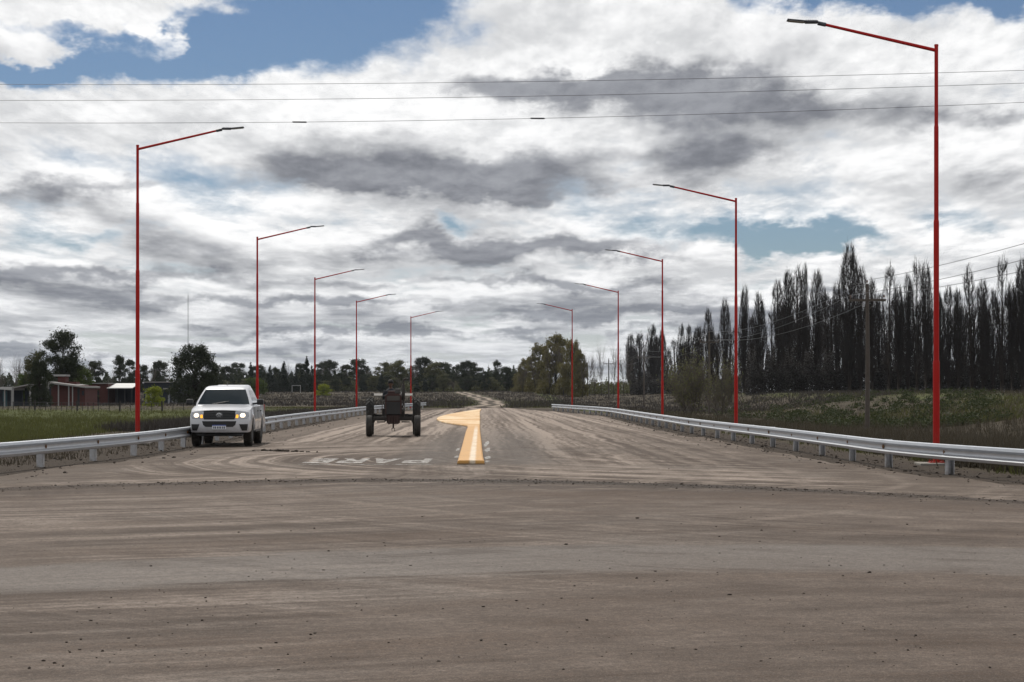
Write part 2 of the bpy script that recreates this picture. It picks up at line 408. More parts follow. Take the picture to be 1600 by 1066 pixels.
# the mud ridge where the two roads meet
ridge = t.add(t.add(t.sub(Y, 35.0), sq(t.add(X, 2.0), .078)), t.mul(wob, .35))
near = t.sub(1.0, t.sstep(ridge, -4.5, 3.0))
margin = t.mul(t.sstep(t.m('ABSOLUTE', t.add(t.add(X, 1.2), t.mul(wob, .5))), 6.2, 8.0), t.sstep(Y, 27, 34))
pat = t.add(t.mul(t.mix(near, lane, cross), t.sub(1.0, t.mul(margin, .8))), t.mul(t.add(t.mul(t.sub(big, .5), .35), t.mul(t.sub(mid, .5), .55)), t.sstep(Y, 45, 90, 1.0, .25)))
pat = t.add(pat, t.sstep(Y, 42, 85, 0.0, .09))
dirt_n = t.mix(t.sstep(pat, -.32, .12), (.064, .047, .036), (.145, .117, .098))
dirt_n = t.mix(t.sstep(pat, .04, .38), dirt_n, (.245, .208, .180))
dirt_f = t.mix(t.sstep(pat, -.20, .06), (.070, .050, .037), (.165, .135, .112))
dirt_f = t.mix(t.sstep(pat, .0, .22), dirt_f, (.36, .307, .263))
c = t.mix(near, dirt_f, dirt_n)
c = t.mix(t.mul(margin, .75), c, t.mix(mid, (.062, .046, .035), (.135, .105, .082)))
# single wheel tracks, in pairs a vehicle's track apart
def pairs(r, lst, wd):
    acc = 0.0
    for r0 in lst:
        for rr in (r0, r0+1.56):
            e_ = t.mul(t.sub(r, rr), 1/wd); acc = t.m('MULTIPLY_ADD', t.m('POWER', 1/math.e, t.mul(e_, e_)), 1.0, acc)
    return acc
right_of = t.sstep(X, -10.5, -8.5); left_of = t.sub(1.0, t.sstep(X, 14, 16))
sw = t.add(t.mul(pairs(ca, [9.4, 12.0, 14.6, 17.8], .13), right_of), t.add(t.mul(pairs(da, [11.3, 15.0, 18.9], .13), left_of), t.add(t.mul(pairs(ra, [6.9, 9.6, 12.1], .12), t.sstep(Y, 34, 38)), t.mul(pairs(straight, [23.2, 26.4, 30.0], .12), .8))))
sw = t.mul(t.m('MINIMUM', sw, 1.0), t.sstep(t.add(t.mul(mid, .5), t.mul(big, .6)), .42, .66))
c = t.mix(t.mul(sw, .50), c, (.27, .228, .193))
dk = t.add(t.mul(pairs(t.add(ca, .28), [9.4, 14.6], .12), right_of), t.mul(pairs(t.add(da, .28), [11.3, 18.9], .12), left_of))
c = t.mix(t.mul(t.mul(t.m('MINIMUM', dk, 1.0), t.sstep(mid, .40, .62)), .45), c, (.050, .038, .030))
# swept asphalt showing through, its edges dragged out by wheels
bandc = t.add(t.sub(t.add(Y, sq(t.sub(X, 2.0), .06)), 18.6), t.add(t.mul(wob, .30), t.add(t.mul(wob2, 1.2), t.mul(cross, .9))))
band = t.mul(t.sstep(bandc, -1.9, -1.2), t.sub(1.0, t.sstep(bandc, 1.2, 1.9)))
asp = t.mix(t.add(t.mul(fine, .6), t.mul(mid, .4)), (.108, .095, .085), (.205, .185, .168))
asp = t.mix(t.sstep(cross, .05, .35, 0.0, .55), asp, (.232, .204, .180))
c = t.mix(t.mul(band, t.sstep(t.add(cross, t.mul(t.sub(mid, .5), 1.2)), -.45, .05, .30, .92)), c, asp)
patch_ = t.mul(t.mul(t.sstep(t.noise(P, .28, 5, .6, 0, '2D'), .50, .66), t.sub(1.0, band)), t.sub(1.0, t.sstep(Y, 48, 70)))
c = t.mix(t.mul(patch_, t.sstep(pat, -.1, .2, .15, .50)), c, asp)
# clear asphalt beside the island
isl = t.mul(t.mul(t.sstep(X, -3.3, -2.2), t.sub(1.0, t.sstep(X, .2, 1.6))), t.mul(t.sstep(Y, 41, 44), t.sub(1.0, t.sstep(Y, 60, 100))))
c = t.mix(t.mul(isl, t.sstep(mid, .3, .7, .30, .80)), c, (.108, .101, .096))
# mud
rd = t.add(ridge, t.add(t.mul(t.sub(fine, .5), 1.1), t.mul(t.sub(mid, .5), 1.0)))
mud = t.mul(t.sstep(rd, -1.0, -.15), t.sub(1.0, t.sstep(rd, .10, .60)))
mud2 = t.mul(t.mul(t.sstep(rd, -4.8, -1.2), t.sub(1.0, t.sstep(rd, -.2, .5))), t.sstep(ts, -.15, .12))
c = t.mix(t.mul(mud2, .85), c, (.050, .039, .032))
c = t.mix(t.mul(mud, t.sstep(mid, .25, .60, .45, .95)), c, (.030, .024, .020))
brown = t.mul(t.sstep(t.noise(t.xyz(t.mul(X, .09), t.mul(straight, .28), 40), 1.0, 4, .6), .46, .66), near)
c = t.mix(t.mul(t.mul(brown, t.sub(1.0, t.mul(band, .8))), .55), c, (.092, .060, .040))
# grain: crumbs, aggregate, chips
peb = t.noise(P, 30.0, 3, .7, 0, '2D'); c = t.mix(t.sstep(peb, .50, .70, 0.0, .5), c, (.036, .030, .026)); c = t.mix(t.sub(1.0, t.sstep(peb, .28, .42, .7, 1.0)), c, (.27, .235, .205))
c = t.mix(t.mul(t.sstep(fine, .36, .66, .0, .46), t.sstep(Y, 50, 90, 1.0, .5)), c, (.056, .046, .039))
c = t.mix(t.sstep(grit, .52, .72, 0.0, .45), c, (.038, .032, .028))
c = t.mix(t.sub(1.0, t.sstep(grit, .26, .42, .62, 1.0)), c, (.30, .262, .228))
vz = t.voro(P, 7.0); sp = t.mul(t.sub(1.0, t.sstep(vz[0], .04, .10)), t.sstep(t.noise(P, .8, 3, .6, 0, '2D'), .52, .70))
c = t.mix(t.mul(sp, .8), c, (.030, .025, .021))
c = t.mix(1.0, c, (.92, .885, .865), 'MULTIPLY')
t.put(b.inputs['Base Color'], c); b.inputs['Specular IOR Level'].default_value = .14
t.put(b.inputs['Roughness'], t.mix(band, (.85,)*3, (.70,)*3))
h = t.add(t.mul(pat, .45), t.add(t.mul(fine, .40), t.add(t.mul(grit, .14), t.mul(mud, .8))))
t.put(b.inputs['Normal'], t.bump(h, .75, .05))

# the two-rut dirt track beyond the pavement
tkm = bpy.data.materials.new('rutted_earth'); tkm.use_nodes = True
ty = np.concatenate([np.arange(204, 300, 1.2), np.geomspace(300, 640, 80)]); tcx = catmull([tuple(p) for p in TRACK], 10); tcx = np.interp(ty, tcx[:, 1], tcx[:, 0])
tcx = tcx+.35*np.sin(ty*.11)+.2*np.sin(ty*.29); av = np.linspace(-1, 1, 11); hwid = np.interp(ty, [204, 215, 300, 640], [3.4, 2.5, 2.3, 2.1])
TX = tcx[:, None]+hwid[:, None]*av[None]; TY = np.repeat(ty[:, None], 11, 1); TZ = ground_z(TX, TY)+.030-.05*np.exp(-((np.abs(av)-.42)/.16)**2)[None]
tid = np.arange(TX.size).reshape(TX.shape); tq = np.stack([tid[:-1, :-1], tid[:-1, 1:], tid[1:, 1:], tid[1:, :-1]], -1).reshape(-1, 4)
tme = np_mesh('dirt_track', np.stack([TX, TY, TZ+.05], -1), np.concatenate([tq[:, [0, 1, 2]], tq[:, [0, 2, 3]]]), tkm, True)
at_ = tme.attributes.new('across', 'FLOAT', 'POINT'); at_.data.foreach_set('value', np.repeat(av[None], len(ty), 0).astype(np.float32).ravel())
tag(link('dirt_track', tme), kind='structure')
t = NT(tkm.node_tree); b = tkm.node_tree.nodes['Principled BSDF']; P = t.n('ShaderNodeNewGeometry').outputs['Position']
ac = t.m('ABSOLUTE', t.n('ShaderNodeAttribute', attribute_name='across').outputs['Fac']); n_ = t.noise(P, .9, 5, .65)
rut = t.sub(1.0, t.sstep(t.m('ABSOLUTE', t.sub(ac, .42)), .10, .26)); rut = t.mul(rut, t.sstep(n_, .30, .55, .35, 1.0))
c = t.mix(n_, (.030, .026, .020), (.085, .068, .052)); c = t.mix(rut, c, (.26, .215, .175)); c = t.mix(t.sstep(t.add(ac, t.mul(t.sub(n_, .5), .5)), .72, .95), c, (.050, .050, .024))
t.put(b.inputs['Base Color'], c); b.inputs['Roughness'].default_value = .95; b.inputs['Specular IOR Level'].default_value = .1

# ------------------------------------------------------------------ island and paint on the road
def concrete_paint():
    m_ = bpy.data.materials.new('yellow_kerb_paint'); m_.use_nodes = True
    t = NT(m_.node_tree); b = m_.node_tree.nodes['Principled BSDF']
    P = t.n('ShaderNodeTexCoord').outputs['Object']
    X, Y, Z = t.sep(P)
    n = t.noise(P, 2.5, 6, .65); n2 = t.noise(P, 22, 4, .65)
    c = t.mix(n, (.44, .215, .050), (.56, .315, .092))
    # pale stripe along the crown of the island, pale streaks on the teardrop
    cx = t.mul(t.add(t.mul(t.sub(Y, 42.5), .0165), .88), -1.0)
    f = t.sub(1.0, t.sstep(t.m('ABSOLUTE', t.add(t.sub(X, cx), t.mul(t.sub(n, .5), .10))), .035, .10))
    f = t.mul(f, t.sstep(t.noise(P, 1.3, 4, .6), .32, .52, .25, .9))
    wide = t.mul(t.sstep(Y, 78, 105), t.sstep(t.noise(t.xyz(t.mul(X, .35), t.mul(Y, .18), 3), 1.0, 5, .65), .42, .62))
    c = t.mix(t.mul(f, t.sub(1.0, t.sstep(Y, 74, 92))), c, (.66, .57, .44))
    c = t.mix(t.mul(wide, .85), c, (.78, .64, .42))
    c = t.mix(t.sstep(n2, .54, .70, 0.0, .55), c, (.24, .17, .10)); c = t.mix(t.sstep(t.noise(P, 6, 5, .7), .54, .72, 0.0, .5), c, (.16, .13, .10))
    jt = t.sub(1.0, t.sstep(t.m('ABSOLUTE', t.sub(t.m('FRACT', t.mul(Y, .25)), .5)), .006, .014)); c = t.mix(t.mul(jt, .7), c, (.10, .075, .05))
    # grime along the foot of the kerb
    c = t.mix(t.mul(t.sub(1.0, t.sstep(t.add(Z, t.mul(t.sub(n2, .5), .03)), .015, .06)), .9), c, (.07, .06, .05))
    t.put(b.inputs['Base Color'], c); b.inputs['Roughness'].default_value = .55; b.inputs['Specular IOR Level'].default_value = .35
    t.put(b.inputs['Normal'], t.bump(t.add(n2, n), .25, .01)); return m_
right = [(-.60,42.5),(-.72,48),(-.98,62),(-1.32,80),(-1.62,98),(-1.95,118),(-2.3,138),(-2.62,158),(-2.85,178)]
left = [(-3.0,178),(-3.45,168),(-4.05,152),(-4.5,136),(-4.62,121),(-4.30,110),(-3.65,101),(-2.85,94.5),(-2.25,90.5),(-2.02,87),(-1.80,74),(-1.50,58),(-1.22,42.5)]
rp = catmull(right, 5); lp = catmull(left, 5)
outl = np.vstack([rp, lp])
bm = bmesh.new()
def inset(pts, d):
    n = len(pts); out = []
    for i in range(n):
        a, c_ = pts[i-1], pts[(i+1) % n]; tg = (c_-a)/max(1e-6, np.linalg.norm(c_-a))
        out.append(pts[i]+d*np.array([-tg[1], tg[0]]))
    return np.array(out)
_k = [i for i in range(len(outl)) if np.linalg.norm(outl[i]-outl[i-1]) > .02]; outl = outl[_k]
ring0 = [bm.verts.new((p[0], p[1], .0)) for p in outl]
ring1 = [bm.verts.new((p[0], p[1], .082)) for p in inset(outl, .015)]
ring2 = [bm.verts.new((p[0], p[1], .105)) for p in inset(outl, .05)]
n = len(outl)
for A, B in ((ring0, ring1), (ring1, ring2)):
    for i in range(n): bm.faces.new((A[i], A[(i+1) % n], B[(i+1) % n], B[i]))
cap = bm.faces.new(ring2); bmesh.ops.recalc_face_normals(bm, faces=bm.faces[:]); bmesh.ops.triangulate(bm, faces=[cap], ngon_method='EAR_CLIP')
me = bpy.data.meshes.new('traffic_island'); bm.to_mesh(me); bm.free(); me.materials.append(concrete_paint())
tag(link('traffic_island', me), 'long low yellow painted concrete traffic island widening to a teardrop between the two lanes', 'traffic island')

def worn_paint(name, col, lo, hi):
    m_ = bpy.data.materials.new(name); m_.use_nodes = True
    t = NT(m_.node_tree); b = m_.node_tree.nodes['Principled BSDF']
    P = t.n('ShaderNodeTexCoord').outputs['Object']; P = t.n('ShaderNodeNewGeometry').outputs['Position']
    f = t.sstep(t.add(t.mul(t.noise(P, 5, 5, .65), .6), t.mul(t.noise(P, 40, 4, .65), .4)), lo, hi)
    b.inputs['Base Color'].default_value = (*col, 1); b.inputs['Roughness'].default_value = .75
    t.put(b.inputs['Alpha'], f); return m_
wp = worn_paint('worn_white_paint', (.38, .36, .335), .40, .57)
wp2 = worn_paint('faint_white_paint', (.32, .31, .29), .44, .60)
# the stop word, laid for drivers coming towards us: upside down from here
LET = {'P': [[(0,0),(.30,0),(.30,1),(0,1)], [(.30,.76),(.70,.76),(.70,1),(.30,1)], [(.30,.38),(.70,.38),(.70,.60),(.30,.60)], [(.66,.40),(.96,.48),(.96,.92),(.66,1)]],
       'A': [[(0,0),(.28,0),(.62,1),(.36,1)], [(.70,0),(.98,0),(.62,1),(.40,.96)], [(.22,.20),(.74,.20),(.66,.42),(.30,.42)]],
       'R': [[(0,0),(.30,0),(.30,1),(0,1)], [(.30,.76),(.70,.76),(.70,1),(.30,1)], [(.30,.40),(.70,.40),(.70,.62),(.30,.62)], [(.66,.42),(.95,.50),(.95,.92),(.66,1)], [(.36,.42),(.66,.42),(.98,0),(.68,0)]],
       'E': [[(0,0),(.30,0),(.30,1),(0,1)], [(.30,.77),(.92,.77),(.92,1),(.30,1)], [(.30,.39),(.80,.39),(.80,.61),(.30,.61)], [(.30,0),(.92,0),(.92,.23),(.30,.23)]]}
word = empty('stop_word_marking', (-2.0, 43.3, 0)); tag(word, kind='structure')
x = -1.90
for ch in 'PARE':
    mb = MB()
    for k, poly in enumerate(LET[ch]):
        mb.add([(-p[0]*.64, (1-p[1])*3.0, k*.0004) for p in poly], [tuple(range(len(poly)))[::-1]])
    mb.build('letter', wp, word, loc=(x+2.0, 0, .017)); x -= .755
mb = MB(); mb.add([(-4.75, 42.35, .017), (-1.75, 42.35, .017), (-1.75, 42.62, .017), (-4.75, 42.62, .017)], [(0, 1, 2, 3)])
tag(mb.build('stop_line_marking', wp2), kind='structure')
mb = MB()
for (cx, cy, rx, ry) in [(-.60, 47.0, .09, 1.3), (-.68, 53.5, .09, 2.2), (-.57, 44.4, .05, .5), (-.80, 60, .08, 3.2), (-1.37, 47.6, .06, .9), (-1.52, 54, .06, 2.0)]:
    k = 12; mb.add([(cx+rx*random.uniform(.6, 1.2)*math.cos(2*math.pi*i/k), cy+ry*random.uniform(.6, 1.2)*math.sin(2*math.pi*i/k), .018) for i in range(k)], [tuple(range(k))])
tag(mb.build('paint_spill_marking', worn_paint('spilt_white_paint', (.42, .41, .39), .40, .58)), kind='structure')

# ------------------------------------------------------------------ crash barriers
zinc = mat('galvanised_steel', (.46, .48, .51), rough=.40, metal=.80, spec=.5, var=.16, vscale=3.0, bump=.05, bscale=12, dirt=((.25, .21, .17), .35, .5))
zinc_post = mat('dusty_galvanised_post', (.46, .47, .49), rough=.55, metal=.45, var=.16, vscale=5.0, dirt=((.19, .155, .125), .7, .35))
rust = mat('rusty_bolt', (.16, .085, .04), rough=.8, var=.3, vscale=30)
PROF = [(-.155,.015),(-.143,.070),(-.090,.083),(-.040,.012),(.0,.004),(.040,.012),(.090,.083),(.143,.070),(.155,.015)]
def arc_table(P):
    d = np.r_[0, np.cumsum(np.hypot(*np.diff(P, axis=0).T))]; return d
def barrier(path, side, label, start=0.0):
    """side = +1 when the road lies towards -X of the rail"""
    d = arc_table(path); Ltot = d[-1]
    def pos(s): return np.array([np.interp(s, d, path[:, 0]), np.interp(s, d, path[:, 1])])
    def nrm(s):
        a, c_ = pos(max(0, s-.5)), pos(min(Ltot, s+.5)); tg = (c_-a)/np.linalg.norm(c_-a)
        return tg, np.array([-tg[1], tg[0]])*side      # towards the road
    root = empty('guard_rail', (*pos(0), 0)); tag(root, label, 'guard rail')
    o = np.array(root.location)
    zc = .445
    s = start; k = 0
    # W-beam panels
    while s < Ltot-1.0:
        e = min(s+7.62, Ltot); ring = []
        m = max(2, int((e-s)/.95)+1)
        for j in range(m+1):
            q = s-.16+(e-s+.16)*j/m; q = max(0, q); p = pos(q); tg, nn = nrm(q)
            off = .012+.0045*(k % 2)
            zz = zc
            fr = [(p[0]+nn[0]*(dd+off)-o[0], p[1]+nn[1]*(dd+off)-o[1], zz+z_) for z_, dd in PROF]
            bk = [(p[0]+nn[0]*(dd+off-.004)-o[0], p[1]+nn[1]*(dd+off-.004)-o[1], zz+z_) for z_, dd in reversed(PROF)]
            ring.append(fr+bk)
        mb = MB(); mb.loft(ring); mb.build('beam', zinc, root, smooth=28)
        s = e; k += 1
    # rounded end at the far tip
    p = pos(Ltot); tg, nn = nrm(Ltot-.2); ring = []
    for j in range(7):
        a = math.pi*j/6*.9; q = p+tg*.22*math.sin(a)-nn*.22*(1-math.cos(a))*.5; hh = 1-.25*j/6
        ring.append([(q[0]+nn[0]*(dd*.6+.02)-o[0], q[1]+nn[1]*(dd*.6+.02)-o[1], zc+z_*hh) for z_, dd in PROF]+[(q[0]+nn[0]*(dd*.6+.015)-o[0], q[1]+nn[1]*(dd*.6+.015)-o[1], zc+z_*hh) for z_, dd in reversed(PROF)])
    MB().loft(ring).build('end_terminal', zinc, root, smooth=40)
    # posts with their bolts (shared meshes)
    pm = MB()
    C = [(-.075,-.06),(.075,-.06),(.075,-.045),(-.058,-.045),(-.058,.06),(.075,.06),(.075,.075),(-.075,.075)]
    C = [(x_, y_) for x_, y_ in C]
    pm.prism([(x_, y_, -.12) for x_, y_ in C], (0, 0, .70)); pm.prism([(-.075, -.0595, -.12), (.075, -.0595, -.12), (.075, -.052, -.12), (-.075, -.052, -.12)], (0, 0, .699))
    pme = pm.mesh('post', zinc_post)
    bmh = MB(); bmh.tube([(0, -.008, 0), (0, .012, 0)], [.055, .05], 8); bmh.tube([(0, -.022, 0), (0, -.008, 0)], .026, 6)
    bme = bmh.mesh('bolt', rust)
    s = start; j = 0
    while s < Ltot:
        p = pos(s); tg, nn = nrm(s)
        po = link('post', pme, root); c_ = p-nn*.085
        po.location = (c_[0]-o[0], c_[1]-o[1], gz(*c_)+random.uniform(-.02, .02)); po.rotation_euler = (random.uniform(-.02, .02), random.uniform(-.02, .02), math.atan2(tg[1], tg[0])+(0 if side < 0 else math.pi))
        bo = link('bolt', bme, po); bo.location = (0, -.108, zc-po.location.z); 
        s += 3.81; j += 1
    return root
barrier(RAIL_R, +1, 'galvanised steel guard rail along the right edge, in front of the poplars', 1.6)
barrier(RAIL_L, -1, 'galvanised steel guard rail along the left edge, behind the white pickup', 2.4)

# ------------------------------------------------------------------ street lamps
red = mat('red_pole_paint', (.35, .009, .006), rough=.55, spec=.2, var=.12, vscale=2.5, coat=.0, dirt=((.20, .12, .09), .4, 1.0))
darkgrey = mat('dark_grey_casting', (.035, .037, .045), rough=.5)
led = mat('led_lens', (.30, .31, .30), rough=.5, spec=.3)
conc = mat('footing_concrete', (.20, .185, .165), rough=.9, var=.2, vscale=8, bump=.3, bscale=30)
HL = 9.3
def lamp_meshes():
    A = MB()
    for (z0, z1, r) in ((-.1, 2.27, .075), (2.27, 5.40, .061), (5.40, 7.50, .051), (7.50, 9.30, .043)):
        A.tube([(0, 0, z0), (0, 0, z1)], r, 14)
        if z1 < 9: A.tube([(0, 0, z1), (0, 0, z1+.06)], [r, r-.011], 14, cap=False)
    A.tube([(0, 0, 9.30), (0, 0, 9.335)], [.050, .045], 14)
    B = MB(); B.tube([(.0, 0, 9.20), (2.50, 0, 9.80)], [.040, .032], 10)
    C = MB(); C.tube([(2.44, 0, 9.785), (2.62, 0, 9.825)], [.045, .045], 10); C.box(2.62, 2.90, -.085, .085, 9.822, 9.876, .014)
    for k in range(6): C.box(2.66+k*.042, 2.675+k*.042, -.075, .075, 9.872, 9.888)
    Hd = MB(); Hd.prism([(2.90, -.12, 9.845), (3.30, -.12, 9.885), (3.30, .12, 9.885), (2.90, .12, 9.845)], (-.003, 0, .024))
    Ln = MB(); Ln.prism([(2.93, -.10, 9.836), (3.27, -.10, 9.870), (3.27, .10, 9.870), (2.93, .10, 9.836)], (-.001, 0, .011))
    Bs = MB(); Bs.box(-.42, .42, -.42, .42, -.25, .05, .02)
    Fl = MB(); Fl.box(-.16, .16, -.16, .16, .05, .068)
    for sx in (-1, 1):
        for sy in (-1, 1): Fl.tube([(sx*.125, sy*.125, .066), (sx*.125, sy*.125, .115)], .013, 6)
    Dr = MB(); Dr.box(-.045, .045, -.084, -.071, .55, .85, .004)
    return [('pole', A.mesh('pole', red, 40), None), ('arm', B.mesh('arm', red, 40), None), ('driver_housing', C.mesh('driver_housing', darkgrey), None),
            ('lamp_head', Hd.mesh('lamp_head', darkgrey), None), ('lens', Ln.mesh('lens', led), 'lamp_head'), ('footing', Bs.mesh('footing', conc), None), ('base_plate', Fl.mesh('base_plate', red), None), ('hatch', Dr.mesh('hatch', red), None)]
LM = lamp_meshes()
def lamp(x, y, rz, label):
    root = empty('street_lamp', (x, y, gz(x, y)), rz, label, 'street lamp', 'red street lamps along the road')
    made = {}
    for nm, me_, par in LM:
        made[nm] = link(nm, me_, made[par] if par else root)
    return root
cnt = ['nearest and tallest-looking', 'second nearest', 'third nearest', 'fourth nearest', 'farthest']
for i, (px, py) in enumerate([(1463, 72), (1150, 311), (1035, 406), (966, 455), (894, 484)]):
    Yd = F*(HL-CAMH)/(HZ-py); lamp(at(px, Yd), Yd, math.pi-R(2+i), cnt[i]+' red street lamp on the right, arm reaching left over the road')
for i, (px, py) in enumerate([(215, 228), (402, 371), (492, 434), (557, 470), (642, 495)]):
    Yd = F*(HL-CAMH)/(HZ-py); lamp(at(px, Yd), Yd, R(2+i), cnt[i]+' red street lamp on the left, arm reaching right over the road')

# ------------------------------------------------------------------ overhead lines
wire_m = mat('weathered_conductor', (.06, .06, .065), rough=.5, metal=.3)
wood = mat('grey_pole_wood', (.075, .062, .052), rough=.9, var=.3, vscale=4, bump=.4, bscale=18)
ceram = mat('insulator', (.10, .06, .045), rough=.3)
Yw = 52.0
for nm, yl, ym, yr, lab in (('top', 132, 128, 110, 'uppermost'), ('mid', 157, 151, 130, 'middle'), ('low', 192, 186, 160, 'lowest')):
    pts = []
    for i in range(41):
        px = -260+i*(2120/40); a = (px-0)/1600.0
        # parabola through the three heights
        yv = yl*(1-a)*(1-2*a)+ym*4*a*(1-a)+yr*a*(2*a-1)
        pts.append((at(px, Yw), Yw, top(yv, Yw)))
    r_ = empty('power_cable', pts[0]); tag(r_, lab+' of the three dark cables crossing the whole sky', 'cable', 'cables crossing the sky')
    o = Vector(pts[0]); MB().tube([Vector(p)-o for p in pts], .0062, 6).build('conductor', wire_m, r_, smooth=60)
    if nm == 'low':
        for px in (468, 840):
            a = px/1600; yv = yl*(1-a)*(1-2*a)+ym*4*a*(1-a)+yr*a*(2*a-1)
            c_ = Vector((at(px, Yw), Yw, top(yv, Yw)))-o
            MB().tube([c_+Vector((-.20, 0, .002)), c_+Vector((-.17, 0, .002)), c_+Vector((.17, 0, -.002)), c_+Vector((.20, 0, -.002))], [.01, .021, .021, .01], 8).build('splice_sleeve', darkgrey, r_, smooth=40)
def utility_pole(x, y, h, label, rz=0.0, rich=True):
    g = gz(x, y); root = empty('utility_pole', (x, y, g), rz, label, 'utility pole', 'wooden utility poles beyond the right guard rail')
    MB().tube([(0, 0, -.3), (.03, 0, h*.5), (0, 0, h)], [.15, .125, .095], 9).build('shaft', wood, root, smooth=50)
    MB().box(-1.05, 1.05, -.16, -.06, h-1.0, h-.86, .01).build('crossarm', wood, root)
    for xx, zz in ((-.95, h-.86), (.95, h-.86), (0, h)):
        MB().tube([(xx, -.11 if xx else 0, zz), (xx, -.11 if xx else 0, zz+.08), (xx, -.11 if xx else 0, zz+.10), (xx, -.11 if xx else 0, zz+.22)], [.015, .015, .055, .035], 8).build('insulator', ceram, root, smooth=40)
    for sx in (-1, 1): MB().tube([(sx*.55, -.09, h-.95), (.06*sx, -.09, h-1.5)], .018, 5).build('brace', wood, root)
    return [Vector((x+xx*math.cos(rz)+.11*math.sin(rz)*(xx != 0), y+xx*math.sin(rz), g+zz)) for xx, zz in ((-.95, h-.64), (0, h+.22), (.95, h-.64))]
poles = [(20.4, 13, 8.6)]
prev = [Vector((20.4-.95, 10, gz(20.4, 10)+8.0)), Vector((20.4, 10, gz(20.4, 10)+8.9)), Vector((20.4+.95, 10, gz(20.4, 10)+8.0))]
wl = ['nearest', 'second nearest', 'third nearest', 'fourth nearest', 'farthest']
wirepaths = [[], [], []]
for i, (px, Yp, h_) in enumerate([(1355, 110, 8.45), (1108, 205, 8.6), (1006, 300, 8.6), (951, 400, 8.4), (918, 500, 8.4)]):
    tips = utility_pole(at(px, Yp), Yp, h_, wl[i]+' wooden utility pole with crossarm, before the poplar row', R(-4))
    for k in range(3):
        A, B = prev[k], tips[k]
        for j in range(17 if i else 25):
            f = j/(16 if i else 24); p = A.lerp(B, f); p.z -= 4*f*(1-f)*.9; wirepaths[k].append(p)
    prev = tips
for k, pts in enumerate(wirepaths):
    o = pts[0]
    tag(MB().tube([p-o for p in pts], .012, 5).build('pole_line_wire', wire_m, None, 60, o), ['wire strung on the left crossarm ends', 'wire strung over the tops', 'wire strung on the right crossarm ends'][k]+' of the wooden utility poles', 'wire', 'wires of the wooden pole line')

# ------------------------------------------------------------------ white pickup
paint = mat('white_car_paint', (.46, .47, .50), rough=.30, spec=.5, var=.05, vscale=3, coat=.6, dirt=((.27, .23, .19), .65, .95))
black = mat('black_plastic', (.012, .012, .013), rough=.45, var=.2)
blackgloss = mat('black_trim', (.010, .010, .011), rough=.25)
glass = mat('tinted_glass', (.010, .016, .020), rough=.05, spec=.2, var=.3, vscale=1.5)
chrome = mat('chrome', (.72, .73, .75), rough=.15, metal=1.0, var=.05)
rubber = mat('tyre_rubber', (.018, .017, .016), rough=.85, var=.25, vscale=8, dirt=((.10, .082, .066), .35, .5))
steel = mat('dusty_wheel_steel', (.20, .20, .205), rough=.45, metal=.6)
lamp_on = mat('lit_headlight', (.9, .85, .75), rough=.2, emit=(1.0, .80, .55), estr=1.6)
amber = mat('lit_amber_lamp', (.8, .35, .03), rough=.25, emit=(1.0, .45, .04), estr=1.1)
housing = mat('headlight_housing', (.30, .31, .33), rough=.15, metal=.5, spec=.6)
plate_w = mat('plate_white', (.62, .64, .68), rough=.4); plate_b = mat('plate_band_blue', (.03, .07, .30), rough=.4); plate_k = mat('plate_ink', (.02, .02, .03), rough=.5)
redlens = mat('red_lamp_lens', (.30, .01, .01), rough=.2)

TRK = empty('pickup_truck', (-8.62, 56.5, .012), R(2.5), 'dusty white double cab pickup facing us with headlights lit, beside the left guard rail', 'pickup truck')
def fy(x, z):
    return .24*min(1.0, abs(x)/.93)**3 + .15*max(0.0, (z-.80)/.28)**1.4 + .10*max(0.0, (.50-z)/.14)
def body_section(y):
    W = np.interp(y, [0, .35, .9, 4.7, 5.3], [.86, .90, .925, .925, .90])
    zt = np.interp(y, [0, .12, .35, .8, 1.25, 3.7, 3.78, 5.3], [1.045, 1.065, 1.11, 1.17, 1.215, 1.22, 1.29, 1.30])
    zb = np.interp(y, [0, .3, 4.9, 5.3], [.42, .43, .44, .52])
    for yc in (.98, 4.065):
        if abs(y-yc) < .47: zb = max(zb, .38+math.sqrt(.47**2-(y-yc)**2))
    lv = [zb, zb+.05*(1 if zb < .6 else .3), max(zb+.07, .60), max(zb+.08, .80), max(zb+.09, .95), zt-.04, zt]
    lv = [min(q, zt-.001*(6-i)) for i, q in enumerate(lv)]
    hw = [W*.95, W*.985, W, W*1.0, W*.985, W*.95, W*.86]
    return lv, hw
def body_ring(y):
    lv, hw = body_section(y); k = max(0.0, 1-y/.75); k = k*k
    half = [(h_, y+fy(h_, z)*k, z) for z, h_ in zip(lv, hw)]
    zt = lv[-1]
    mid = [(hw[-1]*f, y+fy(hw[-1]*f, zt)*k, zt+.035*(1-f*f)) for f in (.6, .25, -.25, -.6)]
    lhs = [(-a, b_, c_) for a, b_, c_ in reversed(half)]
    return half+mid+lhs
stations = sorted(set([0, .06, .14, .25, .38]+[round(.51+.047*i, 4) for i in range(21)]+[1.6, 2.2, 2.9, 3.4]+[round(3.595+.047*i, 4) for i in range(21)]+[4.7, 5.0, 5.2, 5.3]))
mb = MB(); rings = [body_ring(y) for y in stations]
mb.loft(rings, cap=False, close=True)
mb.f.append(tuple(range(len(mb.v)-len(rings[0]), len(mb.v)))[::-1])
lv, hw = body_section(0); rows = []
for z, h_ in list(zip(lv, hw)):
    rows.append([(h_*f, fy(h_*f, z), z) for f in np.linspace(1, -1, 17)])
o = len(mb.v)
for r_ in rows: mb.v += r_
for i in range(len(rows)-1):
    for k in range(16): mb.f.append((o+i*17+k, o+(i+1)*17+k, o+(i+1)*17+k+1, o+i*17+k+1))
mb.build('body', paint, TRK, smooth=38)
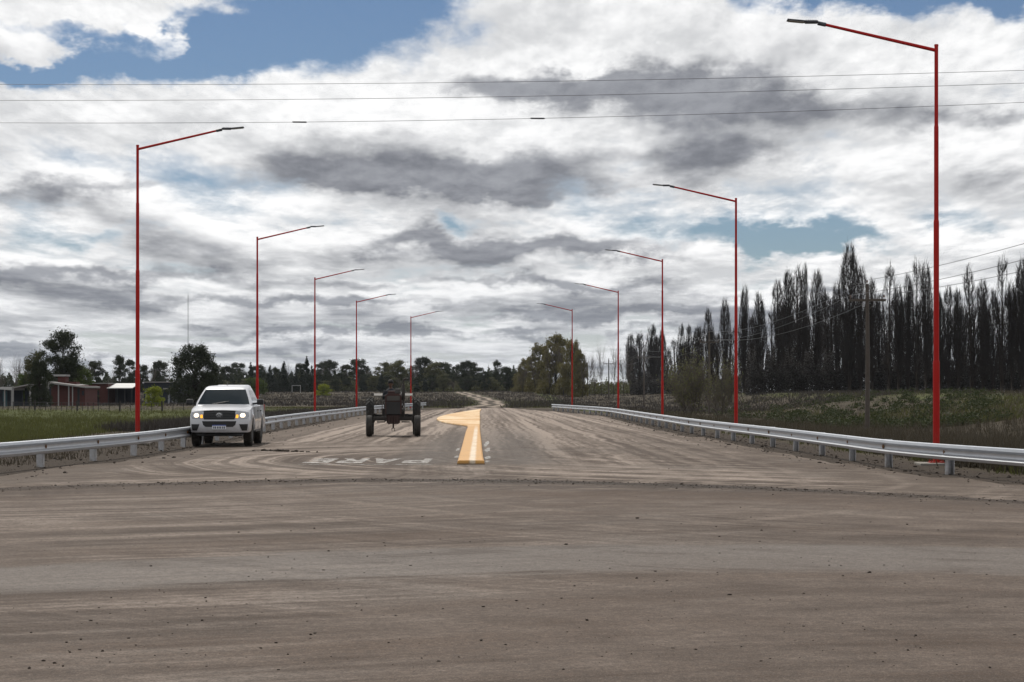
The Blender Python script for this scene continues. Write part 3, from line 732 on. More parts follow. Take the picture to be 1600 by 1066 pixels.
mb = MB(); mb.box(-.56, .56, .35, 5.0, .38, .86); mb.box(-.9, .9, 1.45, 3.6, .42, .60); mb.build('underbody', black, TRK)
mb = MB(); mb.loft([[(x_, .14+abs(x_)**3*.2, z_) for x_, z_ in ((-.66,.33),(.66,.33),(.78,.45),(-.78,.45))], [(x_, .5, z_) for x_, z_ in ((-.6,.30),(.6,.30),(.6,.45),(-.6,.45))]]); mb.build('front_valance', black, TRK)
def patch(levels, eps, m_, name, parent, nx=12, flip=False):
    mb = MB()
    for z, x0, x1 in levels:
        for k in range(nx+1):
            x_ = x0+(x1-x0)*k/nx; mb.v.append((x_, fy(x_, z)-eps, z))
    N = nx+1
    for i in range(len(levels)-1):
        for k in range(nx): mb.f.append((i*N+k, i*N+k+1, (i+1)*N+k+1, (i+1)*N+k))
    nv = len(mb.v)
    mb.v += [(a, b_+eps+.02, c_) for a, b_, c_ in mb.v]
    L = len(levels)
    rim = [k for k in range(N)]+[i*N+nx for i in range(1, L)]+[(L-1)*N+k for k in range(nx-1, -1, -1)]+[i*N for i in range(L-2, 0, -1)]
    for a, b_ in zip(rim, rim[1:]+rim[:1]): mb.f.append((b_, a, a+nv, b_+nv))
    return mb.build(name, m_, parent, smooth=50)
gr = patch([(.805, -.45, .45), (.90, -.475, .475), (1.045, -.465, .465)], .012, black, 'grille', TRK)
for z in (.855, .90, .945, .99): patch([(z-.008, -.45, .45), (z+.008, -.45, .45)], .022, blackgloss, 'grille_bar', gr)
em = MB()
def oval(cx, cz, a, b_, r_, n_=20): return [(cx+a*math.cos(2*math.pi*i/n_), fy(0, cz)-.030, cz+b_*math.sin(2*math.pi*i/n_)) for i in range(n_+1)]
em.tube(oval(0, .935, .085, .056, 0), .0085, 6); em.tube(oval(0, .937, .030, .050, 0), .007, 6); em.tube(oval(0, .957, .058, .024, 0), .007, 6)
em.build('emblem', chrome, gr, smooth=60)
patch([(.585, -.40, .40), (.64, -.47, .47), (.755, -.50, .50)], .006, black, 'lower_intake', TRK)
for s_ in (-1, 1):
    hl = patch([(.825, *sorted((s_*.47, s_*.80))), (.90, *sorted((s_*.47, s_*.86))), (1.02, *sorted((s_*.50, s_*.84)))], .010, housing, 'headlight', TRK, 8)
    patch([(.865, *sorted((s_*.64, s_*.72))), (.905, *sorted((s_*.605, s_*.755))), (.945, *sorted((s_*.605, s_*.755))), (.985, *sorted((s_*.64, s_*.72)))], .020, lamp_on, 'bulb', hl, 6)
    patch([(.845, *sorted((s_*.485, s_*.55))), (.90, *sorted((s_*.485, s_*.56))), (.945, *sorted((s_*.495, s_*.55)))], .020, amber, 'turn_signal', hl, 4)
    patch([(.475, *sorted((s_*.66, s_*.80))), (.56, *sorted((s_*.62, s_*.82))), (.665, *sorted((s_*.58, s_*.83)))], .006, black, 'fog_lamp_recess', TRK, 6)
pl = patch([(.515, -.20, .20), (.645, -.20, .20)], .022, plate_w, 'licence_plate', TRK, 4)
patch([(.620, -.20, .20), (.645, -.20, .20)], .0245, plate_b, 'plate_band', pl, 4)
for k in range(7):
    x_ = -.165+.047*k+(.012 if k > 1 else 0)+(.012 if k > 4 else 0); patch([(.535, x_, x_+.030), (.60, x_, x_+.030)], .0245, plate_k, 'plate_mark', pl, 1)
# cab
def rring(y0, y1, hw, z, r_, n_=5):
    out = []
    for cx, cy, a0 in ((hw-r_, y1-r_, 0), (-hw+r_, y1-r_, 90), (-hw+r_, y0+r_, 180), (hw-r_, y0+r_, 270)):
        for i in range(n_+1):
            a = R(a0+90*i/n_); out.append((cx+r_*math.cos(a), cy+r_*math.sin(a), z))
    return out
CB = [(1.20, 1.20, 3.74, .84, .10), (1.30, 1.33, 3.73, .825, .10), (1.50, 1.60, 3.68, .745, .11), (1.68, 1.86, 3.60, .665, .12), (1.755, 2.00, 3.52, .625, .14), (1.795, 2.14, 3.42, .56, .18), (1.815, 2.40, 3.2, .38, .2)]
mb = MB(); mb.loft([rring(y0, y1, h_, z, r_) for z, y0, y1, h_, r_ in CB]); mb.build('cab', paint, TRK, smooth=40)
def cabp(z):
    zz = [c_[0] for c_ in CB]; return [np.interp(z, zz, [c_[i] for c_ in CB]) for i in (1, 2, 3)]
ws_ = MB(); levels = [1.25, 1.36, 1.5, 1.6, 1.69]
for z in levels:
    y0, y1, h_ = cabp(z); e_ = h_-.06; r_ = np.interp(z, [c_[0] for c_ in CB], [c_[4] for c_ in CB])
    for k in range(13):
        x_ = e_*(-1+2*k/12); g_ = max(0.0, abs(x_)-(h_-r_)); ws_.v.append((x_, y0-.014+r_-math.sqrt(r_*r_-g_*g_), z))
for i in range(len(levels)-1):
    for k in range(12): ws_.f.append((i*13+k, i*13+k+1, (i+1)*13+k+1, (i+1)*13+k))
wsc = ws_.build('windscreen', glass, TRK, smooth=60)
for s_ in (-1, 1):
    y0, y1, h_ = cabp(1.26); MB().tube([(s_*.05-.3, y0-.03, 1.252), (s_*.05+.1, y0+.06, 1.33)], .008, 5).build('wiper', black, wsc)
MB().tube([(0, 2.30, 1.815), (0, 2.42, 1.91)], [.010, .006], 6).build('antenna', black, TRK)
for s_ in (-1, 1):
    for nm, ya, yb in (('front', 0, 2.46), ('rear', 2.54, 3.50)):
        mb = MB(); lev = (1.255, 1.45, 1.67)
        for z in lev:
            a0, a1, h_ = cabp(z)
            fr = (a0+.26) if nm == 'front' else 2.54
            bk = 2.46 if nm == 'front' else 3.50-(z-1.255)*.42
            mb.v += [(s_*(h_+.006), fr, z), (s_*(h_+.006), bk, z)]
        for i in range(2):
            q_ = (i*2, i*2+1, i*2+3, i*2+2); mb.f.append(q_ if s_ > 0 else q_[::-1])
        mb.build('side_window', glass, TRK)
    # doors: seams, handles
    for yc in (1.42, 2.50, 3.62):
        MB().box(*sorted((s_*.915, s_*.9285)), yc-.004, yc+.004, .50, 1.16).build('door_seam', steel, TRK)
    for yc in (2.30, 3.32):
        MB().box(*sorted((s_*.92, s_*.955)), yc-.10, yc+.10, 1.02, 1.055, .008).build('door_handle', black, TRK)
    MB().box(*sorted((s_*.905, s_*.93)), 1.55, 3.5, .41, .46).build('sill_trim', black, TRK)
    mr = MB(); mr.box(*sorted((s_*.96, s_*1.16)), 1.60, 1.74, 1.225, 1.40, .035); mr.tube([(s_*.84, 1.70, 1.25), (s_*1.0, 1.68, 1.28)], .03, 6); mr.build('mirror', black, TRK, smooth=40)
    MB().box(*sorted((s_*.74, s_*.885)), 5.26, 5.33, .85, 1.22, .01).build('tail_light', redlens, TRK)
    # wheels
    for yc in (.98, 4.065):
        tr_ = MB(); rr = .385; p_ = [(-.125, .24), (-.130, .30), (-.118, .36), (-.09, rr), (.09, rr), (.118, .36), (.130, .30), (.125, .24)]
        tr_.lathe_x(p_, 0, 0, 0, 32)
        for i in range(32):
            a = 2*math.pi*i/32
            for xo in (-.075, .0, .075):
                aa = a+(.09 if xo == 0 else 0); c_, sn = math.cos(aa), math.sin(aa); P0 = Vector((xo, c_*rr, sn*rr)); tv = Vector((0, -sn, c_))*.024; nv_ = Vector((0, c_, sn))*.010; xv = Vector((.03, 0, 0))
                tr_.prism([P0-tv-xv, P0+tv-xv, P0+tv+xv, P0-tv+xv], nv_)
        wh = empty('wheel', (s_*.77, yc, .393)); wh.parent = TRK
        tr_.build('tyre', rubber, wh, smooth=35)
        rm_ = MB(); rm_.lathe_x([(-.10, .24), (.105*s_, .245), (.09*s_, .215), (.03*s_, .19), (.05*s_, .10), (.07*s_, .06), (.07*s_, .001), (-.09*s_, .001)], 0, 0, 0, 24); rm_.build('rim', steel, wh, smooth=30)
mb = MB(); mb.loft([rring(3.84, 4.60, .60, 1.285, .08), rring(3.86, 4.58, .58, 1.50, .08), rring(3.90, 4.5, .52, 1.80, .10), rring(3.96, 4.45, .46, 1.84, .12)]); cn = mb.build('bed_toolbox', paint, TRK, smooth=40)
MB().box(-.80, .80, 5.28, 5.40, .50, .68, .02).build('rear_bumper', black, TRK)

# ------------------------------------------------------------------ tractor
rustred = mat('faded_red_hood', (.034, .010, .008), rough=.6, var=.4, vscale=5, dirt=((.06, .048, .038), .5, 1.8))
grime = mat('oily_grime', (.030, .026, .023), rough=.75, var=.4, vscale=7, dirt=((.11, .085, .065), .5, .8))
brownred = mat('rusty_red_frame', (.028, .013, .011), rough=.75, var=.4, vscale=8)
mesh_g = mat('grille_mesh_grey', (.032, .033, .035), rough=.7, var=.3, vscale=20)
panel_g = mat('dull_grey_panel', (.055, .052, .048), rough=.6, var=.25, vscale=6)
fend_m = mat('fender_worn_paint', (.07, .062, .055), rough=.6, var=.35, vscale=6)
TR = empty('tractor', (-4.29, 69.4, .012), R(3.5), 'old dusty red farm tractor with tall exhaust driving towards us in the left lane', 'tractor')
def tyre(mb, r_, rin, w_, lugs, lh, n_=36):
    mb.lathe_x([(-w_*.42, rin), (-w_*.5, rin+(r_-rin)*.45), (-w_*.46, r_*.95), (-w_*.36, r_-.004), (w_*.36, r_-.004), (w_*.46, r_*.95), (w_*.5, rin+(r_-rin)*.45), (w_*.42, rin)], 0, 0, 0, n_)
    for i in range(lugs):
        for s_ in (-1, 1):
            a = 2*math.pi*(i+(.5 if s_ > 0 else 0))/lugs; pts = []
            for xx, da in ((.0, 0), (w_*.48*s_, .22), (w_*.48*s_, .30), (.0, .09)):
                rr = r_*(.995 if abs(xx) < .01 else .95)
                pts.append(Vector((xx, math.cos(a+da)*rr, math.sin(a+da)*rr)))
            mb.prism(pts, Vector((0, math.cos(a+.15), math.sin(a+.15)))*lh)
for s_ in (-1, 1):
    fw = empty('front_wheel', (s_*.87, 0, .395)); fw.parent = TR
    mb = MB(); mb.lathe_x([(-.10, .22), (-.115, .30), (-.10, .365), (-.07, .388), (-.045, .372), (-.03, .388), (.03, .388), (.045, .372), (.07, .388), (.10, .365), (.115, .30), (.10, .22)], 0, 0, 0, 32); mb.build('tyre', rubber, fw, smooth=35)
    MB().lathe_x([(-.09, .22), (.09, .22), (.06, .18), (.02*s_, .16), (.05*s_, .06), (.09*s_, .05), (.09*s_, .001), (-.06*s_, .001)], 0, 0, 0, 20).build('rim', rustred, fw, smooth=30)
    rw = empty('rear_wheel', (s_*.865, 2.05, .715)); rw.parent = TR
    mb = MB(); tyre(mb, .68, .36, .29, 20, .036); mb.build('tyre', rubber, rw, smooth=30)
    MB().lathe_x([(-.12, .36), (.12, .36), (.09, .31), (.02*s_, .29), (.05*s_, .12), (.08*s_, .10), (.08*s_, .001), (-.06*s_, .001)], 0, 0, 0, 24).build('rim', rustred, rw, smooth=30)
    # fender: thin inner sheet with a top flange reaching over the tyre
    mb = MB(); out = []
    for i in range(13):
        a = R(64+52*i/12); out.append((math.cos(a)*.80, math.sin(a)*.80+.03))
    xin = s_*.40
    mb.prism([(xin, 2.05-p[0], .72+p[1]) for p in out]+[(xin, 2.05+.50, .80), (xin, 2.05-.45, .62)], (s_*.026, 0, 0))
    for (a, b_) in zip(out, out[1:]):
        mb.prism([(xin, 2.05-a[0], .72+a[1]), (s_*.72, 2.05-a[0], .72+a[1]), (s_*.72, 2.05-b_[0], .72+b_[1]), (xin, 2.05-b_[0], .72+b_[1])], (0, 0, .018))
    fd = mb.build('fender', fend_m, TR)
    mb = MB(); mb.tube([(s_*.76, 1.52, 1.53), (s_*.76, 1.46, 1.53)], [.035, .055], 10); mb.tube([(s_*.76, 1.58, 1.48), (s_*.76, 1.52, 1.53)], .012, 5); mb.build('work_lamp', panel_g, fd, smooth=40)
    MB().box(*sorted((s_*.30, s_*.60)), 1.0, 1.6, .50, .54, .005).build('footplate', grime, TR)
    MB().tube([(s_*.75, 0, .46), (s_*.68, .0, .62), (s_*.66, .0, .74)], [.04, .045, .04], 8).build('steering_knuckle', grime, TR, smooth=40)
MB().box(-.70, .70, -.06, .07, .62, .72, .015).build('front_axle', grime, TR)
MB().tube([(-.66, .16, .60), (.66, .16, .60)], .022, 6).build('tie_rod', grime, TR)
mb = MB(); mb.box(-.24, .24, -.22, .30, .50, .80, .02); mb.box(-.19, .19, -.30, -.20, .48, .78, .015)
for k in range(4): mb.box(-.19+.10*k, -.11+.10*k, -.345, -.295, .46+.02*(k % 2), .78, .01)
mb.build('front_weight_bracket', brownred, TR)
mb = MB(); mb.prism([(-.03, -.30, .47), (.03, -.30, .47), (.03, -.24, .30), (-.03, -.24, .30)], (0, .05, 0)); mb.tube([(-.05, -.25, .33), (-.05, -.25, .22)], .012, 5); mb.tube([(.05, -.25, .33), (.05, -.25, .20)], .012, 5); mb.build('tow_hitch', grime, TR)
ho = MB(); ho.loft([[(x_, y_, z_) for x_, z_ in ((-.27,.82),(.27,.82),(.285,1.30),(.27,1.50),(.20,1.56),(-.20,1.56),(-.27,1.50),(-.285,1.30))] for y_ in (-.30, -.26, .2, 1.1, 1.18)]); ho.build('hood', rustred, TR, smooth=25)
gl = MB(); gl.box(-.245, .245, -.325, -.295, .82, 1.255); gl.build('grille', mesh_g, TR)
for k in range(9): MB().box(-.235, .235, -.337, -.323, .85+.045*k, .862+.045*k).build('grille_slat', grime, TR)
MB().box(-.235, .235, -.322, -.296, 1.305, 1.475, .008).build('front_panel', panel_g, TR)
MB().box(-.29, .29, -.34, -.27, 1.262, 1.298, .008).build('grille_band', brownred, TR)
for s_ in (-1, 1): MB().box(*sorted((s_*.25, s_*.292)), -.34, -.28, .82, 1.50, .006).build('grille_side_frame', rustred, TR)
mb = MB(); mb.box(-.20, .20, .25, 1.25, .46, .86, .03); mb.box(-.27, .27, .35, .95, .60, .80, .02); mb.tube([(-.30, .5, .70), (-.30, .9, .70)], .07, 8); mb.tube([(.29, .45, .95), (.32, .8, .95)], .06, 8); mb.build('engine', grime, TR)
for s_ in (-1, 1):
    mb = MB(); mb.box(*sorted((s_*.24, s_*.40)), .85, 1.35, .66, 1.02, .02); mb.tube([(s_*.33, .30, .62), (s_*.33, .85, .66), (s_*.33, 1.3, .60)], .035, 6); mb.build('side_box', grime, TR)
MB().box(-.32, .32, 1.10, 1.26, .86, 1.50, .03).build('firewall', grime, TR)
mb = MB(); mb.box(-.24, .24, 1.25, 2.30, .48, .95, .05); mb.tube([(-.75, 2.05, .715), (.75, 2.05, .715)], .10, 10); mb.build('transmission', grime, TR)
ex = MB(); ex.tube([(.33, .50, 1.05), (.36, .50, 1.15), (.365, .50, 1.32)], .028, 8); ex.tube([(.365, .50, 1.30), (.365, .50, 1.34), (.365, .50, 1.86), (.365, .50, 1.90)], [.03, .062, .062, .03], 10); ex.tube([(.365, .50, 1.88), (.365, .50, 2.02), (.39, .50, 2.08), (.46, .50, 2.11)], .030, 8); ex.build('exhaust_pipe', grime, TR, smooth=45)
MB().box(-.20, .20, 1.12, 1.22, 1.45, 1.66, .03).build('dashboard', rustred, TR)
mb = MB(); mb.tube([(.11+.19*math.cos(2*math.pi*i/20), 1.42+.17*math.sin(2*math.pi*i/20), 1.58+.09*math.sin(2*math.pi*i/20)) for i in range(21)], .014, 6); mb.tube([(.08, 1.15, 1.48), (.11, 1.42, 1.58)], .018, 6)
for a in (30, 150, 270): mb.tube([(.11, 1.42, 1.58), (.11+.19*math.cos(R(a)), 1.42+.17*math.sin(R(a)), 1.58+.09*math.sin(R(a)))], .009, 5)
mb.build('steering_wheel', black, TR, smooth=45)
mb = MB(); mb.box(-.26, .22, 1.78, 2.22, 1.05, 1.13, .03); mb.box(-.26, .22, 2.18, 2.26, 1.10, 1.42, .03); mb.tube([(-.02, 2.0, .9), (-.02, 2.0, 1.06)], .06, 8); mb.build('seat', black, TR)
mb = MB(); mb.box(.06, .27, .80, 1.02, 1.56, 1.74, .03); mb.tube([(.16, .9, 1.74), (.16, .9, 1.79)], .035, 8); mb.build('fuel_can', panel_g, TR)

# the driver, one skin of capsules fused together
skin = mat('skin', (.10, .055, .038), rough=.6); cloth = mat('dark_work_jacket', (.018, .019, .024), rough=.9, var=.3, vscale=12); trou = mat('dark_trousers', (.022, .023, .028), rough=.9); hair = mat('black_cap', (.010, .010, .011), rough=.8)
def fused(mb, name, m_, parent, vox):
    o = mb.build(name, m_, parent, smooth=180)
    md = o.modifiers.new('fuse', 'REMESH'); md.mode = 'VOXEL'; md.voxel_size = vox; md.use_smooth_shade = True
    sm = o.modifiers.new('soften', 'SMOOTH'); sm.iterations = 3; return o
DR = empty('person', (-4.29-.05, 69.4, .012), R(3.5), 'person in dark clothes and black cap seated at the tractor wheel', 'person')
mb = MB()
mb.tube([(-.04, 1.98, 1.17), (-.04, 2.00, 1.35), (-.05, 1.97, 1.55), (-.05, 1.95, 1.68), (-.05, 1.92, 1.76)], [.17, .165, .18, .15, .06], 12)
mb.tube([(-.05, 1.93, 1.72), (-.05, 1.90, 1.86)], [.058, .055], 10)
mb.sphere((-.05, 1.86, 1.945), .108, 14, 10, (.84, 1.0, 1.16)); mb.sphere((-.05, 1.762, 1.925), .022, 8, 6, (.8, 1, 1.2)); mb.sphere((-.05, 1.80, 1.865), .055, 8, 6, (1, .8, .7))
for s_ in (-1, 1):
    mb.sphere((-.05+s_*.098, 1.88, 1.94), .024, 8, 6, (.5, .9, 1.3))
    mb.tube([(-.05+s_*.17, 1.95, 1.63), (-.05+s_*.27, 1.86, 1.40), (.02+s_*.17, 1.60, 1.50), (.09+s_*.17, 1.48, 1.57)], [.075, .058, .045, .032], 10)
    mb.tube([(.09+s_*.17, 1.49, 1.57), (.10+s_*.175, 1.43, 1.60)], [.035, .040], 8)
    for k in range(4): mb.tube([(.10+s_*(.155+.016*k), 1.43, 1.60+.008*k), (.10+s_*(.165+.016*k), 1.39, 1.605), (.10+s_*(.170+.014*k), 1.395, 1.575)], .010, 6)
    mb.tube([(.10+s_*.15, 1.45, 1.60), (.10+s_*.125, 1.42, 1.575)], .011, 6)
    mb.tube([(-.04+s_*.10, 1.97, 1.17), (-.04+s_*.17, 1.52, 1.14), (-.04+s_*.20, 1.42, .80), (-.04+s_*.20, 1.38, .62)], [.095, .072, .052, .042], 10)
    mb.tube([(-.04+s_*.20, 1.42, .585), (-.04+s_*.20, 1.20, .575)], [.042, .036], 8)
fused(mb, 'body', skin, DR, .014)
mb = MB()
mb.tube([(-.04, 1.985, 1.12), (-.04, 2.00, 1.35), (-.05, 1.97, 1.55), (-.05, 1.95, 1.69), (-.05, 1.925, 1.765)], [.20, .19, .205, .17, .085], 12)
for s_ in (-1, 1): mb.tube([(-.05+s_*.17, 1.95, 1.63), (-.05+s_*.27, 1.86, 1.40), (.02+s_*.17, 1.60, 1.50), (.075+s_*.17, 1.51, 1.555)], [.098, .080, .064, .052], 10)
fused(mb, 'jacket', cloth, DR, .018)
mb = MB()
for s_ in (-1, 1): mb.tube([(-.04+s_*.09, 1.99, 1.17), (-.04+s_*.17, 1.52, 1.14), (-.04+s_*.20, 1.42, .80), (-.04+s_*.20, 1.385, .65)], [.125, .092, .075, .066], 10); mb.tube([(-.04+s_*.20, 1.44, .59), (-.04+s_*.20, 1.18, .575)], [.055, .045], 8)
mb.tube([(-.14, 1.99, 1.16), (.06, 1.99, 1.16)], .14, 10)
fused(mb, 'trousers', trou, DR, .018)
mb = MB(); mb.sphere((-.05, 1.87, 1.975), .122, 16, 10, (.86, 1.0, .95)); mb.box(-.125, .025, 1.66, 1.80, 1.975, 1.992, .006); mb.sphere((-.05, 1.905, 1.92), .112, 12, 8, (.88, .75, 1.0)); mb.build('cap', hair, DR, smooth=60)

# ------------------------------------------------------------------ trees
def leaf_mat(name, c0, c1, trans=.25):
    m_ = bpy.data.materials.new(name); m_.use_nodes = True
    t = NT(m_.node_tree); nt_ = m_.node_tree; b = nt_.nodes['Principled BSDF']
    g = t.n('ShaderNodeNewGeometry'); P = t.n('ShaderNodeTexCoord').outputs['Object']
    f = t.add(t.mul(g.outputs['Random Per Island'], .6), t.mul(t.noise(P, .8, 3, .6), .5))
    c = t.mix(f, c0, c1); t.put(b.inputs['Base Color'], c); b.inputs['Roughness'].default_value = .7; b.inputs['Specular IOR Level'].default_value = .2
    tr = t.n('ShaderNodeBsdfTranslucent'); t.put(tr.inputs[0], c)
    mx = t.n('ShaderNodeMixShader'); mx.inputs[0].default_value = trans; t.put(mx.inputs[1], b.outputs[0]); t.put(mx.inputs[2], tr.outputs[0])
    t.put(nt_.nodes['Material Output'].inputs[0], mx.outputs[0]); return m_
bark = mat('dark_bark', (.042, .035, .030), rough=.95, spec=.1, var=.35, vscale=3)
twig = mat('bare_twigs', (.028, .023, .020), rough=.95, spec=.1, var=.3, vscale=2)
greytwig = mat('grey_bare_twigs', (.115, .098, .086), rough=.95, spec=.1, var=.3, vscale=2)
lm_dark = leaf_mat('dark_evergreen_leaves', (.014, .020, .010), (.038, .046, .020))
lm_con = leaf_mat('conifer_needles', (.010, .016, .010), (.026, .034, .018), .1)
lm_olive = leaf_mat('olive_leaves', (.045, .050, .020), (.11, .108, .044))
lm_bright = leaf_mat('fresh_spring_leaves', (.110, .140, .012), (.240, .265, .030), .35)
lm_green = leaf_mat('mid_green_leaves', (.035, .055, .012), (.090, .120, .026))
lm_brown = leaf_mat('budding_brown_leaves', (.088, .080, .034), (.185, .162, .066))

def seg_mesh(name, p0, p1, r0, r1, m_):
    """three-sided tapered sticks"""
    p0, p1 = np.asarray(p0, float), np.asarray(p1, float); r0 = np.asarray(r0, float)[:, None]; r1 = np.asarray(r1, float)[:, None]
    d = p1-p0; d /= np.maximum(np.linalg.norm(d, axis=1, keepdims=True), 1e-9)
    a = np.cross(d, np.where(np.abs(d[:, [2]]) < .9, [[0, 0, 1.]], [[1., 0, 0]])); a /= np.linalg.norm(a, axis=1, keepdims=True); b_ = np.cross(d, a)
    V = []
    for k in range(3):
        t_ = 2*math.pi*k/3; o_ = a*math.cos(t_)+b_*math.sin(t_); V += [p0+o_*r0, p1+o_*r1]
    V = np.stack(V, 1); n_ = len(p0); base = (np.arange(n_)*6)[:, None]
    T = np.array([[0,2,3],[0,3,1],[2,4,5],[2,5,3],[4,0,1],[4,1,5]]).reshape(1, -1)
    return np_mesh(name, V, (base+T).reshape(-1, 3), m_)
def leaf_mesh(name, P, size, m_, rg, flat=.0):
    """leaf clusters: four-cornered, slightly folded"""
    n_ = len(P); d1 = rg.normal(size=(n_, 3)); d1[:, 2] *= (1-flat); d1 /= np.linalg.norm(d1, axis=1, keepdims=True)
    d2 = np.cross(d1, rg.normal(size=(n_, 3))); d2 /= np.linalg.norm(d2, axis=1, keepdims=True)
    s_ = size*rg.uniform(.55, 1.35, (n_, 1)); nrm = np.cross(d1, d2)*s_*.25
    V = np.stack([P-d1*s_, P-d2*s_*.5+nrm, P+d1*s_, P+d2*s_*.5+nrm], 1)
    base = (np.arange(n_)*4)[:, None]; T = np.array([[0,1,2,0,2,3]])
    return np_mesh(name, V, (base+T).reshape(-1, 3), m_)
def grow(rg, start, direc, length, r_, depth, out, up=.25, spread=.6, kids=(3, 5), nseg=4):
    p = np.array(start, float); d = np.array(direc, float); d /= np.linalg.norm(d); pts = [p]
    for i in range(nseg):
        d = d+rg.normal(size=3)*.16+np.array([0, 0, up*.35]); d /= np.linalg.norm(d)
        q_ = p+d*length/nseg; f0, f1 = 1-.75*i/nseg, 1-.75*(i+1)/nseg
        out.append((p, q_, r_*f0, r_*f1)); p = q_; pts.append(p)
        if depth > 0 and i > 0 or depth > 0 and nseg < 3:
            for _ in range(rg.integers(*kids)):
                nd = d+rg.normal(size=3)*spread; nd[2] += up
                grow(rg, p-d*length/nseg*rg.random(), nd, length*rg.uniform(.45, .68), r_*.5*f1+.004, depth-1, out, up, spread, kids, max(2, nseg-1))
    return pts
def poplar(seed, h=20.0, wid=1.0, dens=1.0):
    rg = np.random.default_rng(seed); tr, cr = [], []
    p = np.zeros(3); zs = np.linspace(0, h*.97, 14); lean = rg.normal(size=2)*.008*h
    ax = lambda z: np.array([lean[0]*(z/h)**2, lean[1]*(z/h)**2, z])
    for a, b_ in zip(zs, zs[1:]): tr.append((ax(a), ax(b_), .26*(1-a/h)+.02, .26*(1-b_/h)+.02))
    nl = int(88*dens)
    env = lambda z: wid*(1.5*(1-np.clip(z/h, 0, 1)**2.8)*(.55+.45*np.clip(z/(.30*h), 0, 1)))+.06
    for i in range(nl):
        z0 = h*(.015+.86*rg.random()**1.35); az = rg.uniform(0, 2*math.pi); L_ = min((h-z0)*rg.uniform(.25, .80)+h*.03, h*rg.uniform(.86, .985)-z0)
        Rm = wid*rg.uniform(.35, 1.6); pts = []
        for k in range(8):
            f = k/7; z_ = z0+L_*f; rr = min(Rm*(1-(1-f)**1.8), env(z_)*rg.uniform(.85, 1.0))
            pts.append(ax(z0)*[1, 1, 0]+np.array([math.cos(az)*rr, math.sin(az)*rr, z_])+rg.normal(size=3)*.06)
        r0 = .05*(1-z0/h)+.020
        for k in range(7): cr.append((pts[k], pts[k+1], r0*(1-k/8), r0*(1-(k+1)/8)))
        for _ in range(int(26*dens)):
            f = rg.uniform(.05, 1)*7; k = min(6, int(f)); b0 = pts[k]+(pts[k+1]-pts[k])*(f-k)
            dd = np.array([math.cos(az), math.sin(az), 0])*.16+np.array([0, 0, 1.0])+rg.normal(size=3)*.26
            l_ = rg.uniform(.4, 1.4)*h/20*(1.1-.5*b0[2]/h); m1 = b0+dd*l_*.55; m2 = m1+(dd+[0, 0, .35]+rg.normal(size=3)*.15)*l_*.45
            cr.append((b0, m1, .016, .011)); cr.append((m1, m2, .011, .005))
    return [('trunk', seg_mesh('trunk', *zip(*tr), bark)), ('crown', seg_mesh('crown', *zip(*cr), twig))]
def bare_tree(seed, h=12.0, wid=1.0, m_=None, multi=1, up=.35, leaves=None, lsize=.12, ln=0):
    rg = np.random.default_rng(seed); out, tr = [], []
    for k in range(multi):
        d = np.array([rg.normal()*.12, rg.normal()*.12, 1.0]) if multi == 1 else np.array([math.cos(6.283*k/multi)*.42*wid, math.sin(6.283*k/multi)*.42*wid, 1.0])+rg.normal(size=3)*.1
        pts = grow(rg, (0, 0, -.1), d, h*.62, h*.017/(multi**.4), 0, tr, .15, .5, (0, 1), 6)
        for i in range(2, 7):
            for _ in range(rg.integers(3, 6)):
                a = rg.uniform(0, 6.283); grow(rg, pts[i], (math.cos(a)*wid*.8, math.sin(a)*wid*.8, rg.uniform(.5, 1.1)), h*rg.uniform(.20, .38), h*.006, 2, out, up, .5, (2, 4), 4)
    res = [('trunk', seg_mesh('trunk', *zip(*tr), bark))]
    if ln:
        ends = np.array([o_[1] for o_ in out]); P = ends[rg.integers(0, len(ends), ln)]+rg.normal(size=(ln, 3))*.12
        res.append(('foliage', leaf_mesh('foliage', P, lsize, leaves, rg)))
    res.append(('crown', seg_mesh('crown', *zip(*out), m_ or twig))); return res
